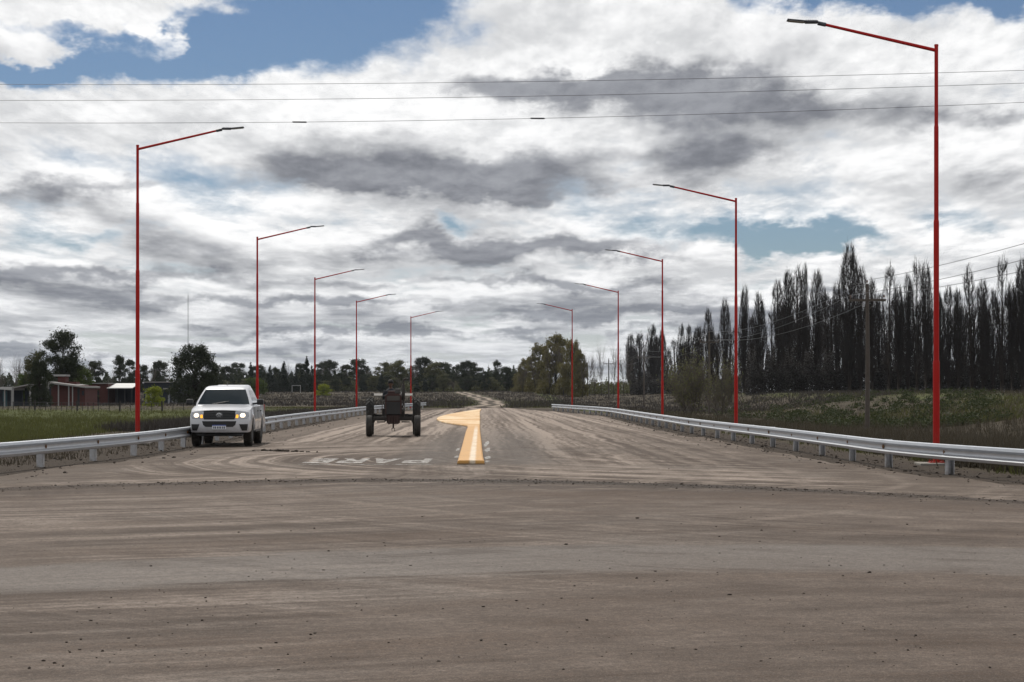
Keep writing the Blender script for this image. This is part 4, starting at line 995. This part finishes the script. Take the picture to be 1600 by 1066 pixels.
def leafy(seed, h=10.0, w_=6.0, m_=None, style='euc', n_=5200, ls=.26):
    rg = np.random.default_rng(seed); tr = []
    P = []
    if style == 'cone':
        k = 90; zz = h*(.06+.94*rg.random(k)**.8); rad = (w_/2)*(1-(zz/h))**.85*(.75+.35*rg.random(k))+.08
        a = rg.uniform(0, 6.283, k); C = np.stack([np.cos(a)*rad*.65, np.sin(a)*rad*.65, zz], 1); S = np.stack([rad*.45+.1]*2+[rad*.5+.25], 1)
    else:
        k = {'euc': 60, 'round': 150, 'bush': 50}[style]; a = rg.uniform(0, 6.283, k); u_ = rg.random(k)
        if style == 'euc':
            zz = .12+.84*rg.random(k)**.8; prof = np.interp(zz, [.1, .3, .55, .8, 1.0], [.45, .72, 1.0, .82, .35])*rg.uniform(.75, 1.15, k)
        else:
            zz = .04+.90*rg.random(k)**1.1; prof = np.sqrt(np.maximum(.03, 1-zz**2.0))
        rad = (w_/2)*.86*prof*u_**.45
        C = np.stack([np.cos(a)*rad, np.sin(a)*rad, zz*h*.95], 1)
        r0 = w_*{'euc': .125, 'round': .085, 'bush': .12}[style]; S = np.stack([r0*rg.uniform(.6, 1.35, k), r0*rg.uniform(.6, 1.35, k), r0*rg.uniform(.45, 1.0, k)], 1)
    wgt = S.prod(1)**.8; wgt /= wgt.sum(); pick = rg.choice(len(C), n_, p=wgt)
    q_ = rg.normal(size=(n_, 3)); q_ /= np.linalg.norm(q_, axis=1, keepdims=True); q_ *= rg.random((n_, 1))**.38*np.where(rg.random((n_, 1)) < .12, 1.7, 1.0)
    P = C[pick]+q_*S[pick]; P = P[P[:, 2] > .15]
    base = h*(.5 if style != 'cone' else .9); zs = np.linspace(-.2, base, 7)
    for a, b_ in zip(zs, zs[1:]): tr.append((np.array([0, 0, a]), np.array([0, 0, b_]), .02*h*(1-.7*max(a, 0)/base), .02*h*(1-.7*b_/base)))
    if style != 'cone':
        for c_ in C[::2]:
            z0 = min(base, max(.15*h, c_[2]*.55)); tr.append((np.array([0, 0, z0]), c_*.5+np.array([0, 0, z0])*.5+[0, 0, .03*h], .007*h, .005*h)); tr.append((c_*.5+np.array([0, 0, z0])*.5+[0, 0, .03*h], c_, .005*h, .002*h))
    return [('trunk', seg_mesh('trunk', *zip(*tr), bark)), ('crown', leaf_mesh('crown', P, ls, m_, rg))]
V = {}
V['poplar'] = [poplar(10+i, 20.0, w_, d_) for i, (w_, d_) in enumerate([(1.15, 1.25), (1.0, 1.1), (1.35, 1.35), (.85, .8), (1.1, .62), (1.25, 1.15)])]
V['bare'] = [bare_tree(40+i, 12.0, 1.0, greytwig) for i in range(3)]
V['euc'] = [leafy(60+i, 10, 6.2, lm_dark, 'euc', 7500, .165) for i in range(4)]
V['eucolive'] = [leafy(70+i, 10, 6.5, lm_olive, 'euc', 7500, .165) for i in range(2)]
V['cone'] = [leafy(80+i, 10, 3.0, lm_con, 'cone', 3600, .20) for i in range(3)]
V['round'] = [leafy(90+i, 10, 9, lm_brown, 'round', 16000, .16) for i in range(3)]
V['green'] = [leafy(100+i, 8, 8, lm_green, 'round', 9000, .16) for i in range(2)]
V['bright'] = [leafy(110, 4, 6, lm_bright, 'bush', 3000, .18)]
V['bush'] = [leafy(120+i, 3, 4, lm_olive, 'bush', 1800, .14) for i in range(3)]
V['darkbig'] = [leafy(130, 12, 9, lm_dark, 'euc', 16000, .16), leafy(131, 12, 12, lm_dark, 'round', 22000, .16)]
lm_shrub = leaf_mat('shrub_leaves', (.085, .090, .040), (.17, .17, .075), .35)
V['shrub'] = [bare_tree(140, 5.0, 2.3, greytwig, 5, .30, lm_shrub, .075, 3200), bare_tree(141, 5.0, 2.0, greytwig, 4, .30, lm_shrub, .075, 1900)]
def extent(parts):
    co = np.concatenate([np.array([q_.co[:] for q_ in me_.vertices]) for nm, me_ in parts if nm != 'trunk']); r_ = np.hypot(co[:, 0], co[:, 1])
    return float(np.percentile(co[:, 2], 99.7)), float(2*np.percentile(r_, 96))
EXT = {k_: [extent(p_) for p_ in v_] for k_, v_ in V.items()}
tcount = 0
def plant(kind, px, py, wpx, Yd, name, label, cat='tree', group=None, var=None):
    global tcount
    tcount += 1; rg = random.Random(tcount*31)
    x = at(px, Yd); g = gz(x, Yd); h_ = top(py, Yd)-g; wm = wpx*Yd/F
    vs_ = V[kind]; k = var if var is not None else tcount % len(vs_); H0, W0 = EXT[kind][k]
    root = empty(name, (x, Yd, g-.05), rg.uniform(0, 6.28), label, cat, group); sw = wm/W0
    root.scale = (sw, sw, h_/H0)
    for nm, me_ in vs_[k]: link(nm, me_, root)
    return root
# the poplar row on the right
pop = [(985,522,16),(1000,518,14),(1018,507,20),(1034,516,14),(1064,506,13),(1077,508,13),(1091,512,14),(1108,482,17),(1133,467,19),(1163,446,15),(1185,457,22),
       (1216,438,22),(1231,424,24),(1248,414,25),(1257,412,14),(1276,423,24),(1291,447,20),(1308,442,18),(1327,381,34),(1345,417,20),(1363,436,20),(1389,410,22),(1404,444,18),(1419,428,20),(1433,403,20),(1447,410,20),(1469,450,16),
       (1482,446,20),(1497,452,20),(1518,413,24),(1536,437,24),(1552,452,18),(1566,399,24),(1581,440,16),(1598,404,30),(1625,410,30)]
back = [(990+i*13.6+random.uniform(-5, 5), None, random.uniform(17, 25)) for i in range(47)]
allp = []
for px, py, wp_ in pop: allp.append((px, py, wp_*1.2, float(np.interp(px, [980, 1040, 1100, 1165, 1330, 1640], [560, 540, 440, 365, 305, 290])), True))
for px, _, wp_ in back:
    Yd = float(np.interp(px, [980, 1040, 1100, 1165, 1330, 1640], [600, 580, 480, 390, 330, 312])); py = float(np.interp(px, [1000, 1060, 1110, 1200, 1300, 1640], [535, 535, 520, 485, 468, 470]))+random.uniform(-16, 16)
    allp.append((px, py, wp_, Yd, False))
allp.sort(key=lambda a: a[0])
fi = bi = 0
for px, py, wp_, Yd, front in allp:
    if front:
        fi += 1
        lab = 'tallest bare dark poplar of the right-hand row' if px == 1327 else ordinal(fi)+' bare dark poplar from the left in the front of the right-hand row'
        plant('poplar', px, py, wp_, Yd, 'poplar_tree', lab, 'tree', 'front row of bare poplars')
    else:
        bi += 1; plant('poplar', px, py, wp_, Yd, 'poplar_tree', ordinal(bi)+' lower poplar from the left in the back of the right-hand row', 'tree', 'back row of bare poplars')
# shrubs before the poplars
plant('shrub', 1076, 548, 96, 128, 'shrub', 'large multi-stemmed shrub with sparse olive leaves behind the right guard rail', 'shrub', var=0)
plant('shrub', 1128, 556, 62, 150, 'shrub', 'smaller sparse olive shrub right of the large multi-stemmed one', 'shrub', var=1)
# budding grove right of the track's end
for i, (px, py, wp_, Yd) in enumerate([(822,560,36,520),(843,538,46,490),(868,524,56,470),(893,532,46,455),(906,548,28,440),(812,580,26,540)]):
    plant('round', px, py, wp_, Yd, 'budding_tree', ordinal(sorted([822,843,868,893,906,812]).index(px)+1)+' tree from the left in the brownish green grove beside the far track', 'tree', 'budding grove')
for i, (px, py, wp_, Yd) in enumerate([(816,566,24,515),(838,540,26,486),(858,524,30,466),(880,519,30,464),(897,526,26,450),(910,543,20,436)]):
    plant('bare', px, py, wp_, Yd, 'bare_tree', ordinal(i+1)+' leafless tree from the left rising out of the brownish green grove', 'tree', 'bare trees in the grove')
for i, (px, py, wp_, Yd) in enumerate([(921,540,22,480),(940,524,30,470),(958,532,28,460),(975,545,24,470),(930,560,26,440),(985,540,22,500)]):
    plant('bare', px, py, wp_, Yd, 'bare_tree', ordinal(sorted([921,940,958,975,930,985]).index(px)+1)+' thin leafless tree from the left between the grove and the poplars', 'tree', 'thin bare trees')
# the far tree line left of the track
line = [(355,572,24,'euc'),(372,567,26,'euc'),(405,570,22,'euc'),(432,574,20,'euc'),(470,568,22,'euc'),(500,566,26,'euc'),(516,563,26,'euc'),(540,570,24,'euc'),(561,561,32,'euc'),(580,570,22,'bare'),(600,566,30,'eucolive'),
        (622,563,30,'eucolive'),(638,561,26,'bare'),(661,558,28,'euc'),(678,566,26,'eucolive'),(694,566,28,'euc'),(714,570,24,'euc'),(731,564,28,'euc'),(746,574,22,'euc'),(757,580,16,'euc'),(777,563,17,'euc'),(792,573,20,'euc'),(803,580,18,'euc'),
        (340,582,20,'bare'),(445,560,18,'bare'),(500,556,16,'bare'),(648,556,16,'bare'),(150,564,26,'euc'),(172,568,16,'bare'),(187,555,22,'euc'),(204,562,20,'euc'),(222,570,20,'euc'),(236,568,22,'bare'),(250,564,26,'euc'),(258,572,20,'bare'),
        (5,546,26,'bare'),(22,548,26,'bare'),(36,556,24,'bare'),(48,552,22,'bare'),(-6,552,20,'bare'),(134,566,20,'bare'),(320,560,30,'bare')]
line.sort()
kn = {'euc': ('eucalyptus_tree', 'dark rounded evergreen tree'), 'eucolive': ('olive_tree', 'olive green rounded tree'), 'bare': ('bare_tree', 'leafless grey tree')}
cnts = {}
for i, (px, py, wp_, kd) in enumerate(line):
    cnts[kd] = cnts.get(kd, 0)+1
    Yd = 620+((i*37) % 70)-30 if px > 330 else 430+((i*29) % 60)
    if px < 60: Yd = 340+((i*29) % 40)
    plant(kd, px, py, wp_*1.12, Yd, kn[kd][0], ordinal(cnts[kd])+' '+kn[kd][1]+' from the left in the far tree line', 'tree', kn[kd][1]+'s of the far tree line')
und = sorted([(338+i*15.5+random.uniform(-5, 5), 588+random.uniform(-5, 8), random.uniform(20, 30)) for i in range(31)])
for i, (px, py, wp_) in enumerate(und):
    plant(['euc', 'eucolive', 'euc', 'green', 'bare'][i % 5] if i % 5 != 3 else 'eucolive', px, py, wp_, 585+((i*23) % 25), 'understorey_tree', ordinal(i+1)+' low tree from the left filling the foot of the far tree line', 'tree', 'low trees under the far tree line')
con = [(392,567,13),(408,577,11),(422,572,13),(437,580,11),(444,566,16),(455,580,10),(463,571,13),(472,576,11),(479,558,15),(487,572,11),(428,585,10),(568,590,12),(596,585,14),(664,590,9),(651,593,9)]
for i, (px, py, wp_) in enumerate(sorted(con)):
    plant('cone', px, py, wp_*1.15, 540+((i*17) % 40), 'cypress_tree', ordinal(i+1)+' pointed dark conifer from the left before the far tree line', 'tree', 'pointed conifers')
plant('darkbig', 305, 539, 84, 262, 'evergreen_tree', 'broad dark evergreen tree behind the white pickup, beneath the radio mast', var=1)
plant('darkbig', 98, 517, 62, 262, 'evergreen_tree', 'tall dark evergreen tree standing over the brick house', var=0)
plant('darkbig', 62, 562, 38, 224, 'evergreen_tree', 'lower dark evergreen crown left against the tall tree by the brick house', var=1)
plant('eucolive', 54, 549, 34, 285, 'budding_tree', 'pale olive tree left of the tall dark tree by the house')
plant('green', 122, 571, 56, 275, 'leafy_tree', 'fresh green bushy tree right of the brick house roof')
plant('green', 38, 584, 44, 285, 'leafy_tree', 'low green tree behind the gabled end of the brick house')
plant('bright', 241, 603, 34, 232, 'bush', 'rounded yellow green bush before the dark blue building', 'bush')
plant('bright', 505, 600, 26, 420, 'bush', 'bright yellow green bush in the field beside the third left lamp', 'bush')
plant('green', 398, 590, 40, 430, 'leafy_tree', 'dull green bush at the far field behind the second left lamp', 'bush')

# the wood behind the single trees, read as one mass
def wood(name, x0, x1, Yd, depth, hfun, n_, ls, m_, label, seed):
    rg = np.random.default_rng(seed); px = rg.uniform(x0, x1, n_); Y_ = Yd+depth*rg.random(n_); X_ = (px-800)*Y_/F; Z_ = ground_z(X_, Y_)
    P_ = np.stack([X_, Y_, Z_+hfun(px, rg)*rg.random(n_)**.8*(.75+.25*rg.random(n_))], 1)
    tag(link(name, leaf_mesh(name, P_, ls, m_, rg)), label, 'wood', kind='stuff')
hump = lambda px, rg: 7.0+1.2*np.sin(px*.19)+.9*np.sin(px*.47+1)+.7*np.sin(px*1.13)
wood('far_wood', 325, 815, 650, 30, hump, 60000, .36, lm_dark, 'dark continuous wood closing the far field behind the single trees', 51)
wood('far_thicket', 325, 830, 600, 15, lambda px, rg: 2.6+.8*np.sin(px*.31)+.6*np.sin(px*.77), 20000, .30, lm_olive, 'olive brown thicket along the foot of the far tree line', 52)
wood('left_wood', -30, 330, 520, 25, lambda px, rg: 4.2+1.1*np.sin(px*.16)+.9*np.sin(px*.5), 20000, .36, lm_dark, 'low dark wood behind the houses at the left', 53)
wood('right_thicket', 905, 1010, 520, 40, lambda px, rg: 3.4+.5*np.sin(px*.3)+.4*np.sin(px*.83)+rg.normal(0, .5, len(px)), 9000, .26, lm_olive, 'brown thicket between the budding grove and the poplars', 54)
wood('poplar_scrub', 1165, 1640, 308, 16, lambda px, rg: 6.0+1.6*np.sin(px*.21)+1.2*np.sin(px*.63), 110000, .17, leaf_mat('dead_scrub', (.014, .012, .011), (.032, .027, .024), .1), 'dark leafless scrub between the trunks of the poplar rows', 55)

wood('far_poplar_scrub', 985, 1170, 470, 30, lambda px, rg: 5.0+1.4*np.sin(px*.25), 30000, .22, bpy.data.materials['dead_scrub'], 'dark scrub between the trunks of the farther poplars', 56)

# ------------------------------------------------------------------ houses on the left
brick = mat('red_brick', (.075, .024, .020), rough=.9, var=.25, vscale=3); white = mat('white_render', (.27, .265, .26), rough=.85, var=.15, vscale=2); sheet = mat('pale_metal_sheet', (.40, .40, .39), rough=.5, metal=.2, var=.15); slab = mat('grey_roof_slab', (.24, .23, .22), rough=.9)
dkin = mat('dark_opening', (.012, .013, .016), rough=.5); navy = mat('dark_blue_wall', (.020, .026, .038), rough=.8); teal = mat('teal_tarp', (.03, .09, .11), rough=.7)
def house(name, x0, x1, Yd, label):
    xc = at((x0+x1)/2, Yd); return empty(name, (xc, Yd, gz(xc, Yd)), 0, label, 'building'), xc, gz(xc, Yd)
Yb = 238.0; k = Yb/F
H_, xc, g0 = house('brick_house', 20, 136, Yb, 'low red brick house with white pillars and sloping flat roof at far left')
def L(px): return at(px, Yb)-xc
def hz_(py): return top(py, Yb)-g0
MB().box(L(80), L(133), 0, 7, -.3, hz_(602)).build('wall', brick, H_)
mb = MB(); mb.prism([(L(79), -1.2, hz_(599.5)), (L(136), -1.2, hz_(606.5)), (L(136), -1.2, hz_(604)), (L(79), -1.2, hz_(596.5))], (0, 8.8, 0)); mb.build('roof', slab, H_)
for px, w_ in ((77.5, 3.2), (94, 1.6), (110, 1.5), (116, 1.3)): MB().box(L(px)-w_*k/2, L(px)+w_*k/2, -.95, -.95+w_*k, -.3, hz_(597+(px-79)*.12 if px > 79 else 598)).build('pillar', white, H_)
mb = MB(); mb.box(L(83), L(95), 2.5, 4.2, hz_(601), hz_(588)); ch = mb.build('tank_tower', brick, H_); MB().box(L(78), L(96.5), 2.2, 4.5, hz_(588), hz_(585)).build('cap_slab', white, ch)
MB().box(L(96.5), L(112), 2.6, 4.6, hz_(600), hz_(596.5)).build('parapet', brick, H_)
MB().box(L(121), L(124.5), -.02, .04, -.1, hz_(607)).build('door', dkin, H_)
fr = MB(); fr.box(L(128), L(131.5), -.04, .03, hz_(618), hz_(611)); fr.build('window', dkin, H_)
mb = MB(); mb.prism([(L(22), -.6, hz_(607)), (L(22), -.6, hz_(605)), (L(48), -.6, hz_(600)), (L(48), -.6, hz_(602))], (0, 7, 0)); mb.build('porch_roof', slab, H_)
MB().box(L(23), L(79), 5, 6, -.3, hz_(604)).build('rear_wall', navy, H_)
for px in (21.5, 48.5): MB().box(L(px)-.1, L(px)+.1, -.5, -.3, -.3, hz_(604)).build('porch_pillar', white, H_)
S1, xc, g0 = house('open_shed', -20, 20, Yb, 'open shed with bright pale roof at the extreme left edge')
mb = MB(); mb.prism([(L(-20), -.5, hz_(607)), (L(21), -.5, hz_(610)), (L(21), -.5, hz_(604.5)), (L(-20), -.5, hz_(605))], (0, 6, 0)); mb.build('roof', sheet, S1)
MB().box(L(-20), L(20), 4.5, 5, -.3, hz_(608)).build('wall', navy, S1); MB().box(L(1), L(7), 1, 1.4, -.2, hz_(611)).build('tarp', teal, S1)
for px in (-14, 8, 19): MB().box(L(px)-.07, L(px)+.07, -.3, -.16, -.3, hz_(608)).build('post', white, S1)
Yb = 275.0; k = Yb/F
S2, xc, g0 = house('brick_outbuilding', 143, 169, Yb, 'plain dark brick outbuilding right of the brick house'); MB().box(L(143), L(169), 0, 6, -.3, hz_(600)).build('wall', brick, S2); MB().box(L(142), L(170), -.3, 6.3, hz_(600), hz_(598.5)).build('roof', slab, S2); MB().box(L(150), L(155), -.04, .03, 0.0, hz_(610)).build('door', dkin, S2)
S3, xc, g0 = house('carport', 169, 209, Yb, 'long carport with pale sheet roof left of the nearest left lamp')
mb = MB(); mb.prism([(L(169), -1, hz_(607.5)), (L(209), -1, hz_(607.5)), (L(208), 5, hz_(600)), (L(171), 5, hz_(600))], (0, 0, .12)); mb.build('roof', sheet, S3)
for px in (171, 184, 196, 207): MB().box(L(px)-.07, L(px)+.07, -.8, -.66, -.3, hz_(607.6)).build('post', dkin, S3)
MB().box(L(170), L(208), 4.4, 4.8, -.3, hz_(603)).build('rear_wall', navy, S3)
S4, xc, g0 = house('blue_building', 225, 282, Yb, 'dark blue flat building with pale doors behind the yellow green bush')
MB().box(L(225), L(282), 0, 8, -.3, hz_(598)).build('wall', navy, S4); MB().box(L(224), L(283), -.4, 8.3, hz_(598), hz_(596.5)).build('roof', slab, S4)
grey = mat('pale_door', (.26, .27, .29), rough=.7)
for px in (229, 236, 264, 270, 276): MB().box(L(px)-1.6*k, L(px)+1.6*k, -.06, .04, 0, hz_(611)).build('door', grey, S4)
MB().box(L(257), L(281), -1.0, -.02, hz_(608.5), hz_(606.5)).build('awning', slab, S4)
# goal-like frame and a far white car among the trees
Yb = 500.0; k = Yb/F; xc = at(463, Yb); g0 = gz(xc, Yb)
GF = empty('goal_frame', (xc, Yb, g0), 0, 'small pale goal frame standing before the pointed conifers', 'goal')
gp = mat('pale_goal_paint', (.36, .36, .36), rough=.6)
for sx in (-1, 1): MB().tube([(sx*1.1, 0, 0), (sx*1.1, 0, 1.9)], .06, 6).build('post', gp, GF)
MB().tube([(-1.16, 0, 1.9), (1.16, 0, 1.9)], .06, 6).build('crossbar', gp, GF)
# paddock fence
fm = mat('dark_fence_wood', (.030, .027, .024), rough=.9, var=.3); Yf = 188.0; xa, xb = at(-12, Yf), at(310, Yf)
FE = empty('paddock_fence', (xa, Yf, gz(xa, Yf)), 0, 'dark wire and picket fence across the green field before the brick house', 'fence')
pmE = MB().box(-.028, .028, -.02, .02, -.1, .85).mesh('picket', fm); pmP = MB().box(-.075, .075, -.075, .075, -.2, 1.02, .01).mesh('post', fm)
n_ = int((xb-xa)/.52)
for i in range(n_):
    x = xa+i*.52; big_ = i % 8 == 0
    if x > at(150, Yf) and not big_ and i % 2: continue
    o_ = link('post' if big_ else 'picket', pmP if big_ else pmE, FE); o_.location = (x-xa, 0, gz(x, Yf)-FE.location.z); o_.rotation_euler = (0, random.uniform(-.04, .04), 0)
for zz in (.25, .52, .80):
    MB().tube([(i*2.0, .03, zz+gz(xa+i*2, Yf)-FE.location.z) for i in range(int((xb-xa)/2)+1)], .012, 4).build('wire', wire_m, FE)
# radio mast
Ym = 900.0; xm = at(294, Ym); gm_ = gz(xm, Ym); hm = top(455, Ym)-gm_
RM = empty('radio_mast', (xm, Ym, gm_), 0, 'thin tall lattice radio mast rising above the broad dark tree', 'mast')
mm = mat('mast_steel', (.13, .13, .14), rough=.6, metal=.3)
mb = MB()
for a in (0, 120, 240): mb.tube([(.28*math.cos(R(a)), .28*math.sin(R(a)), 0), (.28*math.cos(R(a)), .28*math.sin(R(a)), hm-2)], .035, 4)
for i in range(int(hm/1.2)-2):
    for a in (0, 120, 240): mb.tube([(.28*math.cos(R(a)), .28*math.sin(R(a)), i*1.2), (.28*math.cos(R(a+120)), .28*math.sin(R(a+120)), (i+1)*1.2)], .02, 3)
mb.build('lattice', mm, RM); MB().tube([(0, 0, hm-3), (0, 0, hm)], [.05, .03], 5).build('antenna', mm, RM)

# ------------------------------------------------------------------ grass, weeds, clods
def blades(name, X, Y, hmin, hmax, wmin, wmax, m_, label, cat, seed, lean=.35):
    rg = np.random.default_rng(seed); n_ = len(X); Z = ground_z(X, Y)
    a = rg.uniform(0, 6.283, n_); hh = rg.uniform(hmin, hmax, n_); ww = rg.uniform(wmin, wmax, n_)
    dx_, dy_ = np.cos(a)*ww, np.sin(a)*ww; lx, ly = rg.normal(size=n_)*hh*lean, rg.normal(size=n_)*hh*lean
    B0 = np.stack([X-dx_, Y-dy_, Z-.03], 1); B1 = np.stack([X+dx_, Y+dy_, Z-.03], 1); T = np.stack([X+lx, Y+ly, Z+hh], 1)
    o_ = link(name, np_mesh(name, np.stack([B0, B1, T], 1), np.arange(n_*3), m_)); tag(o_, label, cat, kind='stuff'); return o_
def scatter(seed, n_, y0, y1, xl, xr, clump=0.0, keep=None):
    rg = np.random.default_rng(seed)
    Y = 1/(1/y0+(1/y1-1/y0)*rg.random(n_)); a, b_ = xl(Y), xr(Y); X = a+(b_-a)*rg.random(n_)
    if clump:
        k = n_//7; ci = rg.integers(0, k, n_); X = X[ci]+rg.normal(size=n_)*clump; Y = Y[ci]+rg.normal(size=n_)*clump
    if keep is not None:
        m_ = keep(X, Y, rg); X, Y = X[m_], Y[m_]
    return X, Y
g_dry = leaf_mat('dry_grass_blades', (.034, .029, .022), (.082, .068, .046), .25)
g_grn = leaf_mat('green_grass_blades', (.040, .046, .015), (.108, .110, .036), .3)
g_wd = leaf_mat('dead_weed_stems', (.028, .024, .022), (.066, .057, .050), .12)
rrx = lambda Y: np.interp(Y, RAIL_R[:, 1], RAIL_R[:, 0]); llx = lambda Y: np.interp(Y, RAIL_L[:, 1], RAIL_L[:, 0])
vis_r = lambda Y: .29*Y+4; vis_l = lambda Y: -.29*Y-4
X, Y = scatter(1, 130000, 34, 270, lambda Y: rrx(Y)+1.9, lambda Y: np.maximum(vis_r(Y), rrx(Y)+3), .22)
blades('dry_grass', X, Y, .18, .62, .008, .022, g_dry, 'tall dry brown grass beyond the right guard rail', 'grass', 2)
X, Y = scatter(3, 30000, 32, 140, lambda Y: rrx(Y)+1.3, lambda Y: rrx(Y)+7, .15, lambda X, Y, rg: np.sin(X*.9+Y*.35)+np.sin(Y*.8-X*.3) > .15)
blades('green_verge', X, Y, .08, .30, .008, .018, g_grn, 'short green grass in patches along the right verge', 'grass', 4)
X, Y = scatter(5, 26000, 110, 300, lambda Y: np.maximum(26, .07*Y), vis_r, .5, lambda X, Y, rg: np.sin(X*.21+Y*.05)+.8*np.sin(Y*.09-X*.13) > .25)
blades('green_bank', X, Y, .10, .40, .02, .06, g_grn, 'green grass and weeds on the bank below the poplars', 'grass', 6)
X, Y = scatter(7, 60000, 56, 230, vis_l, lambda Y: np.minimum(llx(Y)-7.2, -17.0), .25)
blades('green_field', X, Y, .07, .26, .010, .028, g_grn, 'short green grass of the left field', 'grass', 8)
X, Y = scatter(9, 9000, 36, 150, lambda Y: llx(Y)-7.5, lambda Y: llx(Y)-.9, .2)
blades('verge_tufts', X, Y, .05, .20, .008, .018, g_dry, 'sparse dry tufts on the bare earth behind the left guard rail', 'grass', 10)
tx = lambda Y: np.interp(Y, TRACK[:, 1], TRACK[:, 0])
X, Y = scatter(11, 90000, 205, 620, vis_l, lambda Y: np.minimum(vis_r(Y), 48), .5, lambda X, Y, rg: (np.abs(X-tx(Y)) > 1.7+rg.random(len(X))*1.6) & ~((X < -17) & (Y < 250)))
blades('dead_weeds', X, Y, .12, .50, .03, .08, g_wd, 'dark dead weeds covering the far field around the track', 'weeds', 12)
X, Y = scatter(13, 30000, 75, 240, lambda Y: np.minimum(llx(Y)-8, -17.5), lambda Y: np.minimum(llx(Y)-3.0, -12.0), .3, lambda X, Y, rg: Y > 85)
blades('dry_weeds', X, Y, .15, .55, .015, .035, g_wd, 'brown weeds between the left guard rail and the fields', 'weeds', 14)
X, Y = scatter(15, 30000, 203, 300, lambda Y: tx(Y)-26, lambda Y: tx(Y)+40, .4, lambda X, Y, rg: (np.abs(X-tx(Y)) > 1.4+rg.random(len(X))*1.4) & ((Y < 225) | (np.abs(X-tx(Y)) < 9)) & (Y > 205+.0*X))
blades('green_edges', X, Y, .08, .28, .02, .05, g_grn, 'green grass edging the far dirt track', 'grass', 16)
# leafy weeds on the right bank
rg = np.random.default_rng(21); wx, wy = [], []
X, Y = scatter(22, 300, 118, 235, lambda Y: 20+0*Y, lambda Y: .24*Y+2, 0)
P = []
for x, y in zip(X, Y):
    r_ = rg.uniform(.35, 1.0); q_ = rg.normal(size=(70, 3)); q_ /= np.linalg.norm(q_, axis=1, keepdims=True); q_[:, 2] = np.abs(q_[:, 2])*.75
    P.append(q_*r_*rg.random((70, 1))**.4+[x, y, gz(x, y)])
tag(link('bank_weeds', leaf_mesh('bank_weeds', np.concatenate(P), .12, leaf_mat('weed_leaves', (.020, .028, .011), (.055, .066, .024)), rg)), 'mounds of leafy green weeds on the right bank', 'weeds', kind='stuff')

# mud clods and stones shed by wheels
mud_m = mat('dry_mud_clods', (.045, .037, .031), rough=.95, spec=.1, var=.4, vscale=6)
ico_v, ico_f = [], []
bm = bmesh.new(); bmesh.ops.create_icosphere(bm, subdivisions=1, radius=1); bm.verts.index_update()
iv = np.array([q_.co[:] for q_ in bm.verts]); it = np.array([[q_.index for q_ in f.verts] for f in bm.faces]); bm.free()
def clods(name, X, Y, S, seed, label, z0=.012):
    rg = np.random.default_rng(seed); n_ = len(X)
    Vv = iv[None]*(1+.30*rg.normal(size=(n_, len(iv), 1)))*S[:, None, None]*np.stack([rg.uniform(.8, 1.5, n_), rg.uniform(.7, 1.3, n_), rg.uniform(.45, .8, n_)], 1)[:, None, :]
    Vv = Vv+np.stack([X, Y, z0+S*.3], 1)[:, None, :]
    tag(link(name, np_mesh(name, Vv, (it[None]+(np.arange(n_)*len(iv))[:, None, None]).reshape(-1, 3), mud_m)), label, 'clods', kind='stuff')
rg = np.random.default_rng(31)
Y = 1/(1/11+(1/44-1/11)*rg.random(900)); X = (rg.random(900)*2-1)*.30*Y
S = np.exp(rg.normal(-5.35, .45, 900)); clods('scattered_clods', X, Y, np.clip(S, .002, .016), 32, 'small dark mud clods scattered over the near crossing')
X = rg.uniform(-12, 10, 2600); Y = 35.0-.078*(X+2)**2+np.abs(rg.normal(0, .55, 2600))*np.where(rg.random(2600) < .6, -1, .6)*(.4+1.2*rg.random(2600))
clods('ridge_clods', X, Y, np.clip(np.exp(rg.normal(-5.1, .5, 2600)), .003, .022), 33, 'line of crumbled dark mud where the two roads meet')
Y = rg.uniform(31, 120, 3000); X = np.where(rg.random(3000) < .55, rrx(Y)+rg.normal(.1, .75, 3000), llx(Y)-rg.normal(.3, 1.2, 3000))
clods('verge_stones', X, Y, np.clip(np.exp(rg.normal(-4.3, .5, 3000)), .006, .045), 34, 'stones and broken earth strewn under the guard rails', 0.0)
X = -6.2+rg.normal(0, .35, 60)*1.3; Y = 52+(X+6.2)*-.8+rg.normal(0, .12, 60)
clods('mud_lumps', X, Y, np.clip(np.exp(rg.normal(-3.5, .45, 60)), .01, .07), 35, 'streak of mud lumps on the road right of the pickup')

# ------------------------------------------------------------------ thin haze of the open country
hm_ = bpy.data.materials.new('country_haze'); hm_.use_nodes = True; ht = hm_.node_tree; ht.nodes.clear()
pv = ht.nodes.new('ShaderNodeVolumePrincipled'); ho_ = ht.nodes.new('ShaderNodeOutputMaterial')
pv.inputs['Color'].default_value = (.80, .87, .97, 1); pv.inputs['Density'].default_value = .00004; pv.inputs['Anisotropy'].default_value = .2
ht.links.new(pv.outputs[0], ho_.inputs['Volume'])
mb = MB(); mb.box(-2700, 2700, -60, 4300, -3.0, 75.0)
tag(mb.build('haze', hm_), 'thin pale haze over the fields', 'haze', kind='stuff')
